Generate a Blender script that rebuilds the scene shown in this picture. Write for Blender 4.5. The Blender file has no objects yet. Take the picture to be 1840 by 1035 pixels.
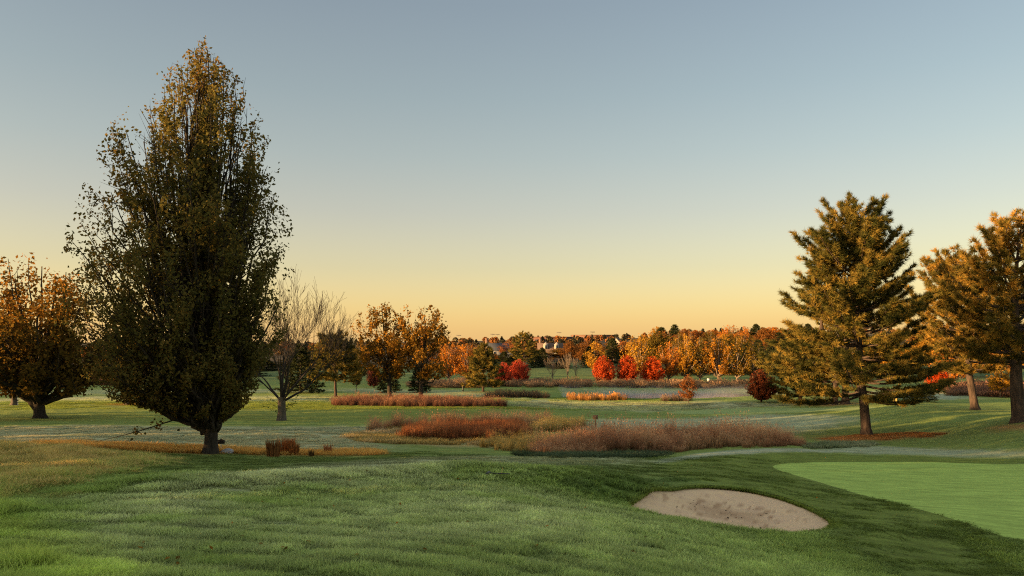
import bpy, math, random
import numpy as np
from mathutils import Vector, Matrix

R = math.radians
C = bpy.context.scene.collection
SC = bpy.context.scene

# ------------------------------------------------------------------ camera, sky, sun, exposure
CZ = 8.2                       # eye height above the flat land of the course
F = 1360.0                     # focal length in photo pixels (1840 wide)
HY = 620.0                     # photo row of the true horizon
cam_d = bpy.data.cameras.new('camera')
cam = bpy.data.objects.new('camera', cam_d)
C.objects.link(cam)
cam.location = (0, 0, CZ)
cam.rotation_euler = (R(90), 0, 0)
cam_d.sensor_width = 36.0
cam_d.lens = 36.0 * F / 1840.0
cam_d.shift_y = (HY - 517.5) / 1840.0
cam_d.clip_start = 0.1
cam_d.clip_end = 9000
SC.camera = cam

SUN_AZ = R(-112)               # from +Y, clockwise: low on the left, a little behind the camera
SUN_EL = R(5.5)
world = bpy.data.worlds.new('World')
SC.world = world
world.use_nodes = True
wn, wl = world.node_tree.nodes, world.node_tree.links
wn.clear()
sky = wn.new('ShaderNodeTexSky')
sky.sky_type = 'NISHITA'
sky.sun_disc = False
sky.sun_elevation = SUN_EL
sky.sun_rotation = SUN_AZ
sky.altitude = 0
sky.air_density = 1.0
sky.dust_density = 2.0
sky.ozone_density = 1.0
# thin dawn haze: the same in every direction, it only depends on the height above the horizon
tc = wn.new('ShaderNodeTexCoord')
sx = wn.new('ShaderNodeSeparateXYZ')
wl.new(tc.outputs['Generated'], sx.inputs[0])
cr = wn.new('ShaderNodeValToRGB')
wl.new(sx.outputs['Z'], cr.inputs[0])
SKY_RAMP = [(0.0, (.41, .245, .095)), (0.05, (.305, .205, .083)), (0.10, (.217, .157, .078)), (0.17, (.158, .123, .09)), (0.24, (.115, .107, .09)),
            (0.31, (.088, .09, .082)), (0.41, (.067, .068, .07)), (0.55, (.09, .095, .093)), (0.8, (.15, .16, .15)), (1.0, (.17, .18, .17))]
els = cr.color_ramp.elements
els[0].position, els[0].color = SKY_RAMP[0][0], (*SKY_RAMP[0][1], 1)
els[1].position, els[1].color = SKY_RAMP[-1][0], (*SKY_RAMP[-1][1], 1)
for p, c in SKY_RAMP[1:-1]:
    e = els.new(p)
    e.color = (*c, 1)
sc1 = wn.new('ShaderNodeVectorMath'); sc1.operation = 'SCALE'
wl.new(cr.outputs[0], sc1.inputs[0]); sc1.inputs['Scale'].default_value = 1.0 / 0.1
sc2 = wn.new('ShaderNodeVectorMath'); sc2.operation = 'SCALE'
wl.new(sky.outputs[0], sc2.inputs[0]); sc2.inputs['Scale'].default_value = 1.0
ad = wn.new('ShaderNodeVectorMath'); ad.operation = 'ADD'
wl.new(sc1.outputs[0], ad.inputs[0]); wl.new(sc2.outputs[0], ad.inputs[1])
bg = wn.new('ShaderNodeBackground'); bg.inputs['Strength'].default_value = 0.0617
wl.new(ad.outputs[0], bg.inputs['Color'])
wo = wn.new('ShaderNodeOutputWorld')
wl.new(bg.outputs[0], wo.inputs['Surface'])

sun_d = bpy.data.lights.new('sun', 'SUN')
sun_d.energy = 5.0
sun_d.angle = R(0.5)
sun_d.color = (1.0, 0.60, 0.26)
sun = bpy.data.objects.new('sun', sun_d)
C.objects.link(sun)
sdir = Vector((math.sin(SUN_AZ) * math.cos(SUN_EL), math.cos(SUN_AZ) * math.cos(SUN_EL), math.sin(SUN_EL)))
sun.rotation_euler = sdir.to_track_quat('Z', 'Y').to_euler()
sun.location = (-60, -20, 40)

SC.view_settings.view_transform = 'Standard'
SC.view_settings.look = 'None'
SC.view_settings.exposure = 1.6
SC.view_settings.gamma = 1.0
SC.view_settings.use_curve_mapping = False
SC.render.engine = 'CYCLES'
SC.cycles.max_bounces = 5
SC.cycles.diffuse_bounces = 3
SC.cycles.transmission_bounces = 3
SC.cycles.volume_bounces = 1
SC.cycles.use_denoising = False
SC.cycles.filter_width = 1.1

# ------------------------------------------------------------------ helpers: numbers
def hash2(ix, iy, s):
    h = (ix.astype(np.int64) * 374761393 + iy.astype(np.int64) * 668265263 + s * 974711) & 0xffffffff
    h = ((h ^ (h >> 13)) * 1274126177) & 0xffffffff
    h = h ^ (h >> 16)
    return (h & 0xffff) / 65535.0

def vnoise(x, y, s=0):
    xi, yi = np.floor(x), np.floor(y)
    fx, fy = x - xi, y - yi
    fx = fx * fx * (3 - 2 * fx); fy = fy * fy * (3 - 2 * fy)
    a, b = hash2(xi, yi, s), hash2(xi + 1, yi, s)
    c, d = hash2(xi, yi + 1, s), hash2(xi + 1, yi + 1, s)
    return (a * (1 - fx) + b * fx) * (1 - fy) + (c * (1 - fx) + d * fx) * fy

def fbm(x, y, s=0, o=3):
    t = 0; a = 0.5; n = 0
    for k in range(o):
        t = t + a * vnoise(x * 2 ** k + 17.3 * k, y * 2 ** k - 9.1 * k, s + k); n += a; a *= 0.5
    return t / n

def sstep(a, b, x):
    t = np.clip((x - a) / (b - a), 0, 1)
    return t * t * (3 - 2 * t)

def poly_sd(x, y, poly):
    """signed distance to a polygon (negative inside), vectorised"""
    d = np.full(x.shape, 1e18); ins = np.zeros(x.shape, bool)
    n = len(poly)
    for i in range(n):
        ax, ay = poly[i]; bx, by = poly[(i + 1) % n]
        ex, ey = bx - ax, by - ay
        wx, wy = x - ax, y - ay
        t = np.clip((wx * ex + wy * ey) / (ex * ex + ey * ey + 1e-12), 0, 1)
        d = np.minimum(d, (wx - ex * t) ** 2 + (wy - ey * t) ** 2)
        c = ((ay > y) != (by > y))
        with np.errstate(divide='ignore', invalid='ignore'):
            xx = ax + (y - ay) * ex / (ey if abs(ey) > 1e-12 else 1e-12)
        ins ^= c & (x < xx)
    d = np.sqrt(d)
    return np.where(ins, -d, d)

def smooth_poly(poly, it=2):
    p = [tuple(q) for q in poly]
    for _ in range(it):
        o = []
        for i in range(len(p)):
            a, b = p[i], p[(i + 1) % len(p)]
            o.append((a[0] * .75 + b[0] * .25, a[1] * .75 + b[1] * .25))
            o.append((a[0] * .25 + b[0] * .75, a[1] * .25 + b[1] * .75))
        p = o
    return p

# ------------------------------------------------------------------ terrain: a smooth surface through surveyed points
CP = [  # photo column, photo row, distance
    (0, 1035, 7.6), (230, 1035, 7.6), (460, 1035, 7.5), (920, 1035, 7.3), (1200, 1035, 8.2), (1380, 1035, 9.6), (1640, 1035, 12.2), (1840, 1035, 13.2),
    (0, 950, 10.8), (200, 950, 10.9), (460, 950, 10.8), (700, 950, 10.8), (920, 950, 11.0), (1150, 950, 12.6), (1280, 985, 12.0),
    (0, 890, 14.5), (0, 845, 19), (0, 805, 26), (150, 812, 29), (150, 880, 15.5), (250, 845, 21), (330, 880, 15.8), (420, 850, 21),
    (600, 900, 14.2), (600, 872, 17), (850, 857, 18.8), (850, 890, 15.2), (1000, 868, 19.2), (1000, 905, 15.6), (700, 848, 21),
    (1130, 908, 18.8), (1180, 880, 22.5), (1280, 872, 24.5), (1400, 893, 23), (1490, 941, 18.2), (1380, 955, 16.4), (1240, 934, 16.6), (1310, 912, 20),
    (1560, 985, 15), (1700, 1000, 15.6), (1840, 977, 18.5), (1700, 930, 21), (1540, 890, 27), (1440, 858, 32), (1390, 837, 37), (1600, 829, 41), (1840, 829, 42),
    (1300, 850, 29), (1170, 831, 35), (1290, 815, 42), (1420, 808, 45), (1640, 815, 45), (1840, 813, 46),
    (1100, 850, 25), (1000, 838, 27), (700, 826, 30), (900, 824, 32), (1040, 820, 37), (520, 828, 30), (378, 815, 36), (550, 822, 36), (250, 815, 33),
    (0, 790, 42), (200, 790, 42), (400, 795, 43), (600, 795, 45), (250, 775, 51), (0, 765, 58), (500, 770, 57), (72, 752, 70), (506, 755, 72), (300, 752, 71),
    (0, 735, 87), (300, 733, 90), (600, 738, 88), (0, 722, 106), (300, 718, 112), (600, 718, 111), (0, 706, 130), (300, 702, 137), (600, 700, 138),
    (950, 814, 46), (1200, 812, 47), (1440, 802, 49), (700, 772, 60), (640, 790, 51), (800, 800, 49), (900, 782, 56), (1050, 768, 66), (850, 752, 78), (1000, 745, 86),
    (1557, 781, 63), (1700, 785, 59), (1830, 758, 58), (1840, 785, 50), (1750, 736, 82), (1640, 729, 83), (1550, 741, 82), (1400, 752, 82), (1280, 772, 69), (1150, 762, 72),
    (1100, 743, 90), (1250, 738, 95), (1500, 727, 101), (1360, 738, 94), (1700, 722, 105), (1830, 722, 105),
    (1000, 725, 107), (1300, 723, 109), (800, 715, 117), (900, 712, 119), (1400, 716, 117),
    (700, 702, 139), (1100, 697, 150), (1300, 695, 154), (1500, 700, 142), (1700, 700, 140), (1840, 700, 142),
    (500, 692, 160), (200, 692, 160), (900, 690, 165), (1200, 688, 172), (1500, 690, 165), (1840, 685, 178),
    (900, 672, 215), (1200, 672, 215), (600, 680, 200), (200, 684, 200), (1500, 672, 215), (1840, 668, 215),
    (900, 655, 265), (1200, 655, 265), (600, 664, 265), (200, 668, 265), (1500, 652, 265), (1840, 648, 265),
    (900, 637, 360), (1200, 634, 360), (600, 645, 360), (100, 650, 360), (1500, 622, 360), (1840, 618, 360),
    (950, 611, 720), (1250, 605, 700), (600, 618, 720), (100, 625, 720), (1600, 600, 700), (1840, 600, 700), (950, 613, 1300), (100, 616, 1300), (1800, 608, 1300),
]
cx, cy, cz_ = [], [], []
for px, py, d in CP:
    cx.append((px - 920) / F * d); cy.append(d); cz_.append(CZ - (py - HY) * d / F)
for ang in (-150, -110, -75, 75, 110, 150, 180):      # the land beside and behind the camera
    for r, z in ((3, 6.45), (9, 6.2), (20, 5.6), (45, 3.6), (90, 1.2), (180, 0.6), (400, 3), (900, 9), (2500, 12)):
        a = R(ang); cx.append(r * math.sin(a)); cy.append(r * math.cos(a)); cz_.append(z)
for ang in (-45, -55, 45, 55):
    for r, z in ((4, 6.35), (30, 4.2 if ang < 0 else 3.0), (60, 2.4), (120, .7), (220, .8), (400, 3.5), (900, 11), (2500, 12)):
        a = R(ang); cx.append(r * math.sin(a)); cy.append(r * math.cos(a)); cz_.append(z)
cx.append(0); cy.append(0.01); cz_.append(6.5)
for ang in (-25, 0, 25):
    a = R(ang); cx.append(2.5 * math.sin(a)); cy.append(2.5 * math.cos(a)); cz_.append(6.42)
    cx.append(2800 * math.sin(a)); cy.append(2800 * math.cos(a)); cz_.append(12.0)

def warp(x, y):
    r = np.sqrt(x * x + y * y) + 1e-9
    k = np.log(1 + r / 4.0) / r
    return x * k, y * k
QX, QY = warp(np.array(cx), np.array(cy))
def tps(r2):
    return 0.5 * r2 * np.log(r2 + 1e-12)
N = len(QX)
K = tps((QX[:, None] - QX[None]) ** 2 + (QY[:, None] - QY[None]) ** 2) + np.eye(N) * 0.004
Pm = np.stack([np.ones(N), QX, QY], 1)
A_ = np.zeros((N + 3, N + 3)); A_[:N, :N] = K; A_[:N, N:] = Pm; A_[N:, :N] = Pm.T
W = np.linalg.solve(A_, np.concatenate([np.array(cz_), np.zeros(3)]))

POND_Z = -0.75
POND = []
for px, py in ((1000, 712), (1060, 708), (1160, 705.5), (1340, 705), (1352, 711), (1330, 718), (1200, 720), (1060, 719), (1000, 717)):
    d = F * (CZ - POND_Z) / (py - HY)
    POND.append(((px - 920) / F * d, d))
POND = smooth_poly(POND, 2)

def zg(x, y):
    x = np.atleast_1d(np.asarray(x, float)); y = np.atleast_1d(np.asarray(y, float))
    sh = x.shape; x = x.ravel(); y = y.ravel()
    out = np.empty(len(x))
    for i in range(0, len(x), 20000):
        qx, qy = warp(x[i:i + 20000], y[i:i + 20000])
        k = tps((qx[:, None] - QX[None]) ** 2 + (qy[:, None] - QY[None]) ** 2)
        out[i:i + 20000] = k @ W[:N] + W[N] + W[N + 1] * qx + W[N + 2] * qy
    for (ax_, ay_), (bx_, by_) in (((-6.9, 15.8), (-4.0, 17.0)), ((-4.0, 17.0), (-.97, 18.8)), ((-.97, 18.8), (1.3, 19.4))):
        ex, ey = bx_ - ax_, by_ - ay_
        t = np.clip(((x - ax_) * ex + (y - ay_) * ey) / (ex * ex + ey * ey), 0, 1)
        crest = np.exp(-((x - ax_ - ex * t) ** 2 + (y - ay_ - ey * t) ** 2) / 1.5 ** 2)
        rise = crest if ax_ < -6 else np.maximum(rise, crest)
    out += 0.30 * rise
    out += 0.38 * np.exp(-((x - 2.6) / 1.7) ** 2 - ((y - 21.8) / 1.5) ** 2)
    m = (y > 100) & (y < 175) & (np.abs(x) < 80)
    if m.any():
        sd = poly_sd(x[m], y[m], POND)
        out[m] = out[m] + (np.minimum(out[m], -1.4) - out[m]) * sstep(2.5, -3.0, sd)
    return out.reshape(sh)

_ds = np.exp(np.linspace(math.log(4), math.log(900), 420))
def depth_at(px, py):
    """distance at which the land meets a photo pixel"""
    x = (px - 920) / F * _ds
    row = HY + F * (CZ - zg(x, _ds)) / _ds
    i = np.argmax(row <= py)
    if row[i] > py:
        return 300.0
    if i == 0:
        return _ds[0]
    t = (row[i - 1] - py) / (row[i - 1] - row[i] + 1e-9)
    return float(_ds[i - 1] + t * (_ds[i] - _ds[i - 1]))
def W2(px, py):
    d = depth_at(px, py)
    return ((px - 920) / F * d, d)
def on(px, d):
    x = (px - 920) / F * d
    return Vector((x, d, float(zg(x, d)[0])))
def onp(px, py):
    return on(px, depth_at(px, py))

# ------------------------------------------------------------------ helpers: meshes
class MB:
    """collects polygons; build() links them as ONE mesh object"""
    def __init__(s):
        s.v, s.f, s.n, s.t, s.mi = [], [], 0, [], []
    def add(s, v, f, tone=None):
        v = np.asarray(v, float).reshape(-1, 3); f = np.asarray(f, np.int64)
        s.v.append(v); s.f.append(f + s.n); s.n += len(v)
        s.t.append(np.broadcast_to(np.asarray(0.5 if tone is None else tone, float), (len(f),)))
        return s
    def box(s, c, d, rz=0.0, taper=1.0):
        x, y, z = d[0] / 2, d[1] / 2, d[2] / 2
        v = np.array([(-x, -y, -z), (x, -y, -z), (x, y, -z), (-x, y, -z), (-x * taper, -y * taper, z), (x * taper, -y * taper, z), (x * taper, y * taper, z), (-x * taper, y * taper, z)])
        ca, sa = math.cos(rz), math.sin(rz)
        v = np.stack([v[:, 0] * ca - v[:, 1] * sa, v[:, 0] * sa + v[:, 1] * ca, v[:, 2]], 1) + np.array(c)
        return s.add(v, [(0, 3, 2, 1), (4, 5, 6, 7), (0, 1, 5, 4), (1, 2, 6, 5), (2, 3, 7, 6), (3, 0, 4, 7)])
    def tube(s, pts, rad, n=6, cap=False):
        p = np.asarray(pts, float); rad = np.broadcast_to(np.asarray(rad, float), (len(p),))
        t = np.gradient(p, axis=0); t /= np.linalg.norm(t, axis=1)[:, None] + 1e-9
        ref = np.array([0.31, 0.95, 0.05]) if abs(t[0, 1]) < 0.8 else np.array([1, 0.1, 0.0])
        a = np.cross(t, ref); a /= np.linalg.norm(a, axis=1)[:, None] + 1e-9
        b = np.cross(t, a)
        an = np.arange(n) * 2 * math.pi / n
        v = p[:, None] + rad[:, None, None] * (np.cos(an)[None, :, None] * a[:, None] + np.sin(an)[None, :, None] * b[:, None])
        m = len(p)
        i = np.arange(m - 1)[:, None] * n; k = np.arange(n)[None]; k2 = (k + 1) % n
        f = np.stack([i + k, i + k2, i + n + k2, i + n + k], -1).reshape(-1, 4)
        s.add(v.reshape(-1, 3), f)
        if cap:
            s.add(v[-1], [list(range(n))] if n == 4 else [(0, j, j + 1, j + 1) for j in range(1, n - 1)])
        return s
    def mesh(s, name, mat=None, smooth=False):
        me = bpy.data.meshes.new(name)
        V = np.concatenate(s.v).astype(np.float32)
        fs = [f for f in s.f if len(f)]
        me.vertices.add(len(V)); me.vertices.foreach_set('co', V.ravel())
        loops = np.concatenate([f.ravel() for f in fs]); sizes = np.concatenate([np.full(len(f), f.shape[1]) for f in fs])
        # quads whose last two corners coincide are triangles
        q = np.concatenate([np.concatenate([f, np.full((len(f), 4 - f.shape[1]), -1)], 1) if f.shape[1] < 4 else f for f in fs])
        tri = (q[:, 3] < 0) | (q[:, 3] == q[:, 2])
        keep = np.ones(q.shape, bool); keep[tri, 3] = False
        loops = q[keep]; sizes = np.where(tri, 3, 4)
        me.loops.add(len(loops)); me.loops.foreach_set('vertex_index', loops.astype(np.int32))
        me.polygons.add(len(sizes))
        me.polygons.foreach_set('loop_start', np.concatenate([[0], np.cumsum(sizes)[:-1]]).astype(np.int32))
        me.polygons.foreach_set('loop_total', sizes.astype(np.int32))
        tn = np.concatenate([t for t, f in zip(s.t, s.f) if len(f)]).astype(np.float32)
        at = me.attributes.new('tone', 'FLOAT', 'FACE'); at.data.foreach_set('value', tn)
        if smooth:
            me.polygons.foreach_set('use_smooth', np.ones(len(sizes), bool))
        me.update(calc_edges=True)
        if mat: me.materials.append(mat)
        return me
    def build(s, name, mat, parent=None, smooth=False):
        o = bpy.data.objects.new(name, s.mesh(name, mat, smooth))
        C.objects.link(o)
        if parent: o.parent = parent
        return o

def link(name, me, parent=None):
    o = bpy.data.objects.new(name, me); C.objects.link(o)
    if parent: o.parent = parent
    return o
def tag(o, label=None, cat=None, group=None, kind=None):
    if label: o['label'] = label
    if cat: o['category'] = cat
    if group: o['group'] = group
    if kind: o['kind'] = kind
    return o
def empty(name, loc, label, cat, group=None, rz=0.0):
    o = bpy.data.objects.new(name, None); C.objects.link(o)
    o.empty_display_size = 0.2
    o.location = loc; o.rotation_euler = (0, 0, rz)
    return tag(o, label, cat, group)

# ------------------------------------------------------------------ helpers: materials
def mat(name):
    m = bpy.data.materials.new(name); m.use_nodes = True
    nt = m.node_tree; nt.nodes.clear()
    out = nt.nodes.new('ShaderNodeOutputMaterial')
    return m, nt.nodes, nt.links, out
def ramp(n, stops):
    r = n.new('ShaderNodeValToRGB'); e = r.color_ramp.elements
    e[0].position, e[0].color = stops[0][0], (*stops[0][1], 1)
    e[1].position, e[1].color = stops[-1][0], (*stops[-1][1], 1)
    for p, c in stops[1:-1]:
        q = e.new(p); q.color = (*c, 1)
    return r
def noise(n, l, scale, detail=4, vec=None, rough=0.6):
    t = n.new('ShaderNodeTexNoise'); t.inputs['Scale'].default_value = scale
    t.inputs['Detail'].default_value = detail; t.inputs['Roughness'].default_value = rough
    if vec is not None: l.new(vec, t.inputs['Vector'])
    return t
def leafmat(name, stops, trans=0.35, objcol=False):
    m, n, l, out = mat(name)
    a = n.new('ShaderNodeAttribute'); a.attribute_name = 'tone'
    r = ramp(n, stops); l.new(a.outputs['Fac'], r.inputs[0])
    col = r.outputs[0]
    if objcol:
        oi = n.new('ShaderNodeObjectInfo')
        mx = n.new('ShaderNodeMix'); mx.data_type = 'RGBA'; mx.blend_type = 'MULTIPLY'; mx.inputs[0].default_value = 1
        l.new(oi.outputs['Color'], mx.inputs[6]); l.new(col, mx.inputs[7]); col = mx.outputs[2]
    d = n.new('ShaderNodeBsdfDiffuse'); t = n.new('ShaderNodeBsdfTranslucent')
    l.new(col, d.inputs[0]); l.new(col, t.inputs[0])
    s = n.new('ShaderNodeMixShader'); s.inputs[0].default_value = trans
    l.new(d.outputs[0], s.inputs[1]); l.new(t.outputs[0], s.inputs[2])
    l.new(s.outputs[0], out.inputs[0])
    return m
def barkmat(name, c1, c2, scale=6):
    m, n, l, out = mat(name)
    tc = n.new('ShaderNodeTexCoord'); mp = n.new('ShaderNodeMapping'); mp.inputs['Scale'].default_value = (1, 1, 0.22)
    l.new(tc.outputs['Object'], mp.inputs[0])
    t = noise(n, l, scale, 6, mp.outputs[0], 0.7)
    r = ramp(n, [(0.3, c1), (0.7, c2)]); l.new(t.outputs[0], r.inputs[0])
    b = n.new('ShaderNodeBsdfPrincipled'); b.inputs['Roughness'].default_value = 0.95
    b.inputs['Specular IOR Level'].default_value = 0.15
    l.new(r.outputs[0], b.inputs['Base Color'])
    bp = n.new('ShaderNodeBump'); bp.inputs['Strength'].default_value = 0.9; bp.inputs['Distance'].default_value = 0.06
    l.new(t.outputs[0], bp.inputs['Height']); l.new(bp.outputs[0], b.inputs['Normal'])
    l.new(b.outputs[0], out.inputs[0])
    return m
def plain(name, c, rough=0.7, var=0.25, scale=8, metal=0.0):
    m, n, l, out = mat(name)
    tc = n.new('ShaderNodeTexCoord'); t = noise(n, l, scale, 5, tc.outputs['Object'])
    lo = tuple(v * (1 - var) for v in c); hi = tuple(min(1, v * (1 + var)) for v in c)
    r = ramp(n, [(0.3, lo), (0.7, hi)]); l.new(t.outputs[0], r.inputs[0])
    b = n.new('ShaderNodeBsdfPrincipled'); b.inputs['Roughness'].default_value = rough; b.inputs['Metallic'].default_value = metal
    l.new(r.outputs[0], b.inputs['Base Color']); l.new(b.outputs[0], out.inputs[0])
    return m

M = {}
M['bark_dark'] = barkmat('bark_dark', (0.018, 0.015, 0.011), (0.075, 0.06, 0.045), 9)
M['bark_pine'] = barkmat('bark_pine', (0.02, 0.015, 0.012), (0.12, 0.085, 0.065), 5)
M['bark_grey'] = barkmat('bark_grey', (0.05, 0.04, 0.03), (0.17, 0.14, 0.105), 8)
M['bark_pale'] = barkmat('bark_pale', (0.09, 0.07, 0.05), (0.30, 0.23, 0.17), 6)
M['twig'] = plain('twig', (0.10, 0.07, 0.045), 0.9)
M['leaf_main'] = leafmat('leaf_main', [(0, (0.075, 0.08, 0.028)), (0.45, (0.165, 0.14, 0.038)), (0.75, (0.22, 0.14, 0.034)), (1, (0.31, 0.15, 0.035))], 0.5)
M['leaf_oak'] = leafmat('leaf_oak', [(0, (0.06, 0.045, 0.012)), (0.45, (0.18, 0.105, 0.02)), (0.75, (0.40, 0.17, 0.025)), (1, (0.54, 0.19, 0.03))], 0.42)
M['leaf_gold'] = leafmat('leaf_gold', [(0, (0.07, 0.055, 0.012)), (0.4, (0.20, 0.11, 0.018)), (0.75, (0.36, 0.17, 0.025)), (1, (0.5, 0.24, 0.03))], 0.35)
M['leaf'] = leafmat('leaf', [(0, (0.35, 0.40, 0.5)), (0.5, (0.9, 0.9, 0.9)), (1, (1.6, 1.5, 1.2))], 0.42, True)
M['needle'] = leafmat('needle', [(0, (0.03, 0.042, 0.014)), (0.45, (0.12, 0.11, 0.028)), (0.8, (0.30, 0.21, 0.045)), (1, (0.42, 0.26, 0.055))], 0.3)
M['needle_gold'] = leafmat('needle_gold', [(0, (0.05, 0.05, 0.016)), (0.4, (0.18, 0.14, 0.032)), (0.8, (0.42, 0.25, 0.05)), (1, (0.52, 0.29, 0.06))], 0.3)
M['spruce'] = leafmat('spruce', [(0, (0.018, 0.028, 0.014)), (0.6, (0.05, 0.06, 0.025)), (1, (0.11, 0.10, 0.03))], 0.15, False)
M['green_shoot'] = leafmat('green_shoot', [(0, (0.06, 0.10, 0.02)), (1, (0.22, 0.26, 0.05))], 0.4)

# ------------------------------------------------------------------ zones of the ground (colour of the turf itself, one straw strip painted as sunlit)
Zn = []
def zone(col, pts, soft=0.6, k=1.0, ns=0.35, nsc=0.9):
    Zn.append((np.array(col), smooth_poly([W2(a, b) for a, b in pts], 2), soft, k, ns, nsc))
GREEN = (0.24, 0.305, 0.072); DARK = (0.205, 0.26, 0.048); FROST = (0.56, 0.55, 0.32); FROSTB = (0.48, 0.51, 0.35)
SUNLIT_STRAW = (0.62, 0.38, 0.11); LAWN = (0.26, 0.29, 0.055)
# --- far to near
zone(FROST, [(-40, 716), (300, 713), (640, 713), (900, 717), (640, 722), (300, 722), (-40, 722)], 4, .8)
zone(FROST, [(-40, 703), (300, 700), (560, 698), (640, 703), (300, 709), (-40, 710)], 4, .6)
zone(LAWN, [(-40, 725), (300, 723), (640, 724), (900, 727), (1020, 737), (960, 752), (700, 757), (300, 757), (-40, 758)], 3, .9)
zone(FROST, [(900, 718), (1100, 721), (1340, 722), (1440, 728), (1250, 736), (1150, 740), (1000, 733), (900, 729)], 3, .8)
zone(FROSTB, [(620, 696), (850, 700), (1000, 722), (880, 714), (620, 706)], 3, .5)
zone(FROSTB, [(1040, 752), (1180, 754), (1330, 744), (1480, 744), (1560, 752), (1470, 772), (1320, 790), (1050, 790)], 2, .75)
zone(FROSTB, [(1560, 700), (1720, 704), (1770, 716), (1650, 718), (1560, 716)], 3, .9)
zone(FROST, [(-40, 768), (150, 763), (400, 768), (640, 764), (720, 772), (640, 792), (720, 806), (620, 816), (480, 812), (380, 802), (200, 797), (60, 796), (-40, 795)], 2.0, .95, .6)
zone((0.46, 0.33, 0.16), [(610, 783), (720, 766), (960, 768), (1000, 800), (900, 808), (720, 798), (640, 792)], 1.5, .8)
zone(SUNLIT_STRAW, [(60, 797), (200, 799), (340, 803), (420, 806), (560, 813), (690, 812), (690, 820), (560, 821), (420, 816), (300, 814), (180, 808), (60, 804)], 0.7, 1.0, .3)  # sun grazing the crest, put into the colour of this dry strip
zone((0.40, 0.28, 0.10), [(-40, 800), (110, 806), (240, 822), (190, 845), (90, 862), (-40, 885)], 1.2, .9, .6)
zone(FROSTB, [(1450, 806), (1560, 800), (1700, 806), (1860, 809), (1860, 817), (1640, 818), (1500, 812)], 1.2, .8)
zone((0.50, 0.25, 0.085), [(1455, 786), (1540, 780), (1640, 775), (1705, 777), (1690, 784), (1600, 790), (1480, 795)], 1.0, 1.0, .5)
zone((0.50, 0.25, 0.085), [(1770, 768), (1830, 762), (1900, 764), (1900, 774), (1800, 774)], 1.0, 1.0, .5)
zone((0.36, 0.19, 0.06), [(1395, 726), (1440, 722), (1540, 720), (1560, 727), (1440, 729)], 2.0, .9, .4)
zone((0.40, 0.17, 0.05), [(200, 726), (260, 722), (275, 725), (220, 729)], 2.0, .9, .4)
zone(FROST, [(120, 930), (200, 893), (330, 860), (480, 842), (700, 825), (930, 816), (1180, 826), (1160, 835), (1000, 838), (860, 846), (640, 866), (520, 885), (420, 905), (300, 940), (250, 985), (330, 1040), (240, 1025), (100, 975)], 1.6, .85, .5)
zone((0.13, 0.20, 0.04), [(985, 872), (1080, 850), (1180, 856), (1290, 868), (1200, 868), (1150, 884), (1118, 906), (1050, 893)], .6, .85, .3)
zone(FROSTB, [(1150, 834), (1230, 815), (1420, 805), (1600, 812), (1420, 811), (1290, 819), (1190, 830)], 0.5, .9, .2)
zone(FROST, [(350, 960), (560, 890), (850, 855), (1010, 885), (1150, 930), (1250, 960), (1330, 1040), (350, 1040)], 2.5, .62, .8, .5)
zone((0.42, 0.50, 0.09), [(-40, 915), (60, 930), (110, 985), (280, 1030), (300, 1060), (-40, 1060)], 1.0, 1.0, .4)
zone(DARK, [(1180, 832), (1290, 818), (1420, 811), (1640, 819), (1860, 819), (1860, 832), (1620, 831), (1410, 834), (1392, 842), (1560, 893), (1860, 985), (1860, 1060), (1640, 1050), (1500, 965), (1440, 900), (1290, 868), (1180, 850)], 0.35, 1.0, .1)

def turf(x, y):
    """albedo of the turf at ground points"""
    x = np.asarray(x, float); y = np.asarray(y, float)
    r = np.sqrt(x * x + y * y)
    n1 = fbm(x * .25, y * .25, 3, 4); n2 = fbm(x * 1.3, y * 1.3, 9, 3)
    c = np.array(GREEN)[None] * (0.75 + 0.5 * n1)[:, None]
    far = sstep(140, 240, r)[:, None]
    c = c * (1 - far) + np.array((0.13, 0.18, 0.065))[None] * (0.8 + 0.4 * n1)[:, None] * far
    hill = sstep(255, 300, r)[:, None]
    c = c * (1 - hill) + np.array((0.10, 0.075, 0.045))[None] * hill
    vis = (y > 3) & (np.abs(x) < y * 0.9 + 3) & (r < 260)
    xv, yv = x[vis], y[vis]
    cv = c[vis]; a1, a2 = n1[vis], n2[vis]
    for col, poly, soft, k, ns, nsc in Zn:
        lo = np.min(np.array(poly), 0) - soft * 2; hi = np.max(np.array(poly), 0) + soft * 2
        m = (xv > lo[0]) & (xv < hi[0]) & (yv > lo[1]) & (yv < hi[1])
        if not m.any(): continue
        sd = poly_sd(xv[m], yv[m], poly)
        nn = (fbm(xv[m] * nsc, yv[m] * nsc * 1.6, 21, 4) - .5) * 2
        w = sstep(soft, -soft, sd + nn * soft * 1.3) * k * np.clip(1 - ns * (0.5 - nn * .9), 0, 1)
        cv[m] = cv[m] * (1 - w[:, None]) + col[None] * (0.8 + 0.4 * a2[m])[:, None] * w[:, None]
    c[vis] = cv
    return c

# ------------------------------------------------------------------ ground mesh
view = np.linspace(-41, 41, 540)
side = np.linspace(41, 319, 62)[1:-1]
phi = np.radians(np.concatenate([view, side]))
NR = 430
rad = 0.5 * np.exp(np.linspace(0, math.log(3600 / 0.5), NR))
PH, RD = np.meshgrid(phi, rad)
GX = (RD * np.sin(PH)).ravel(); GY = (RD * np.cos(PH)).ravel()
GZ = zg(GX, GY)
rr = RD.ravel()
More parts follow.
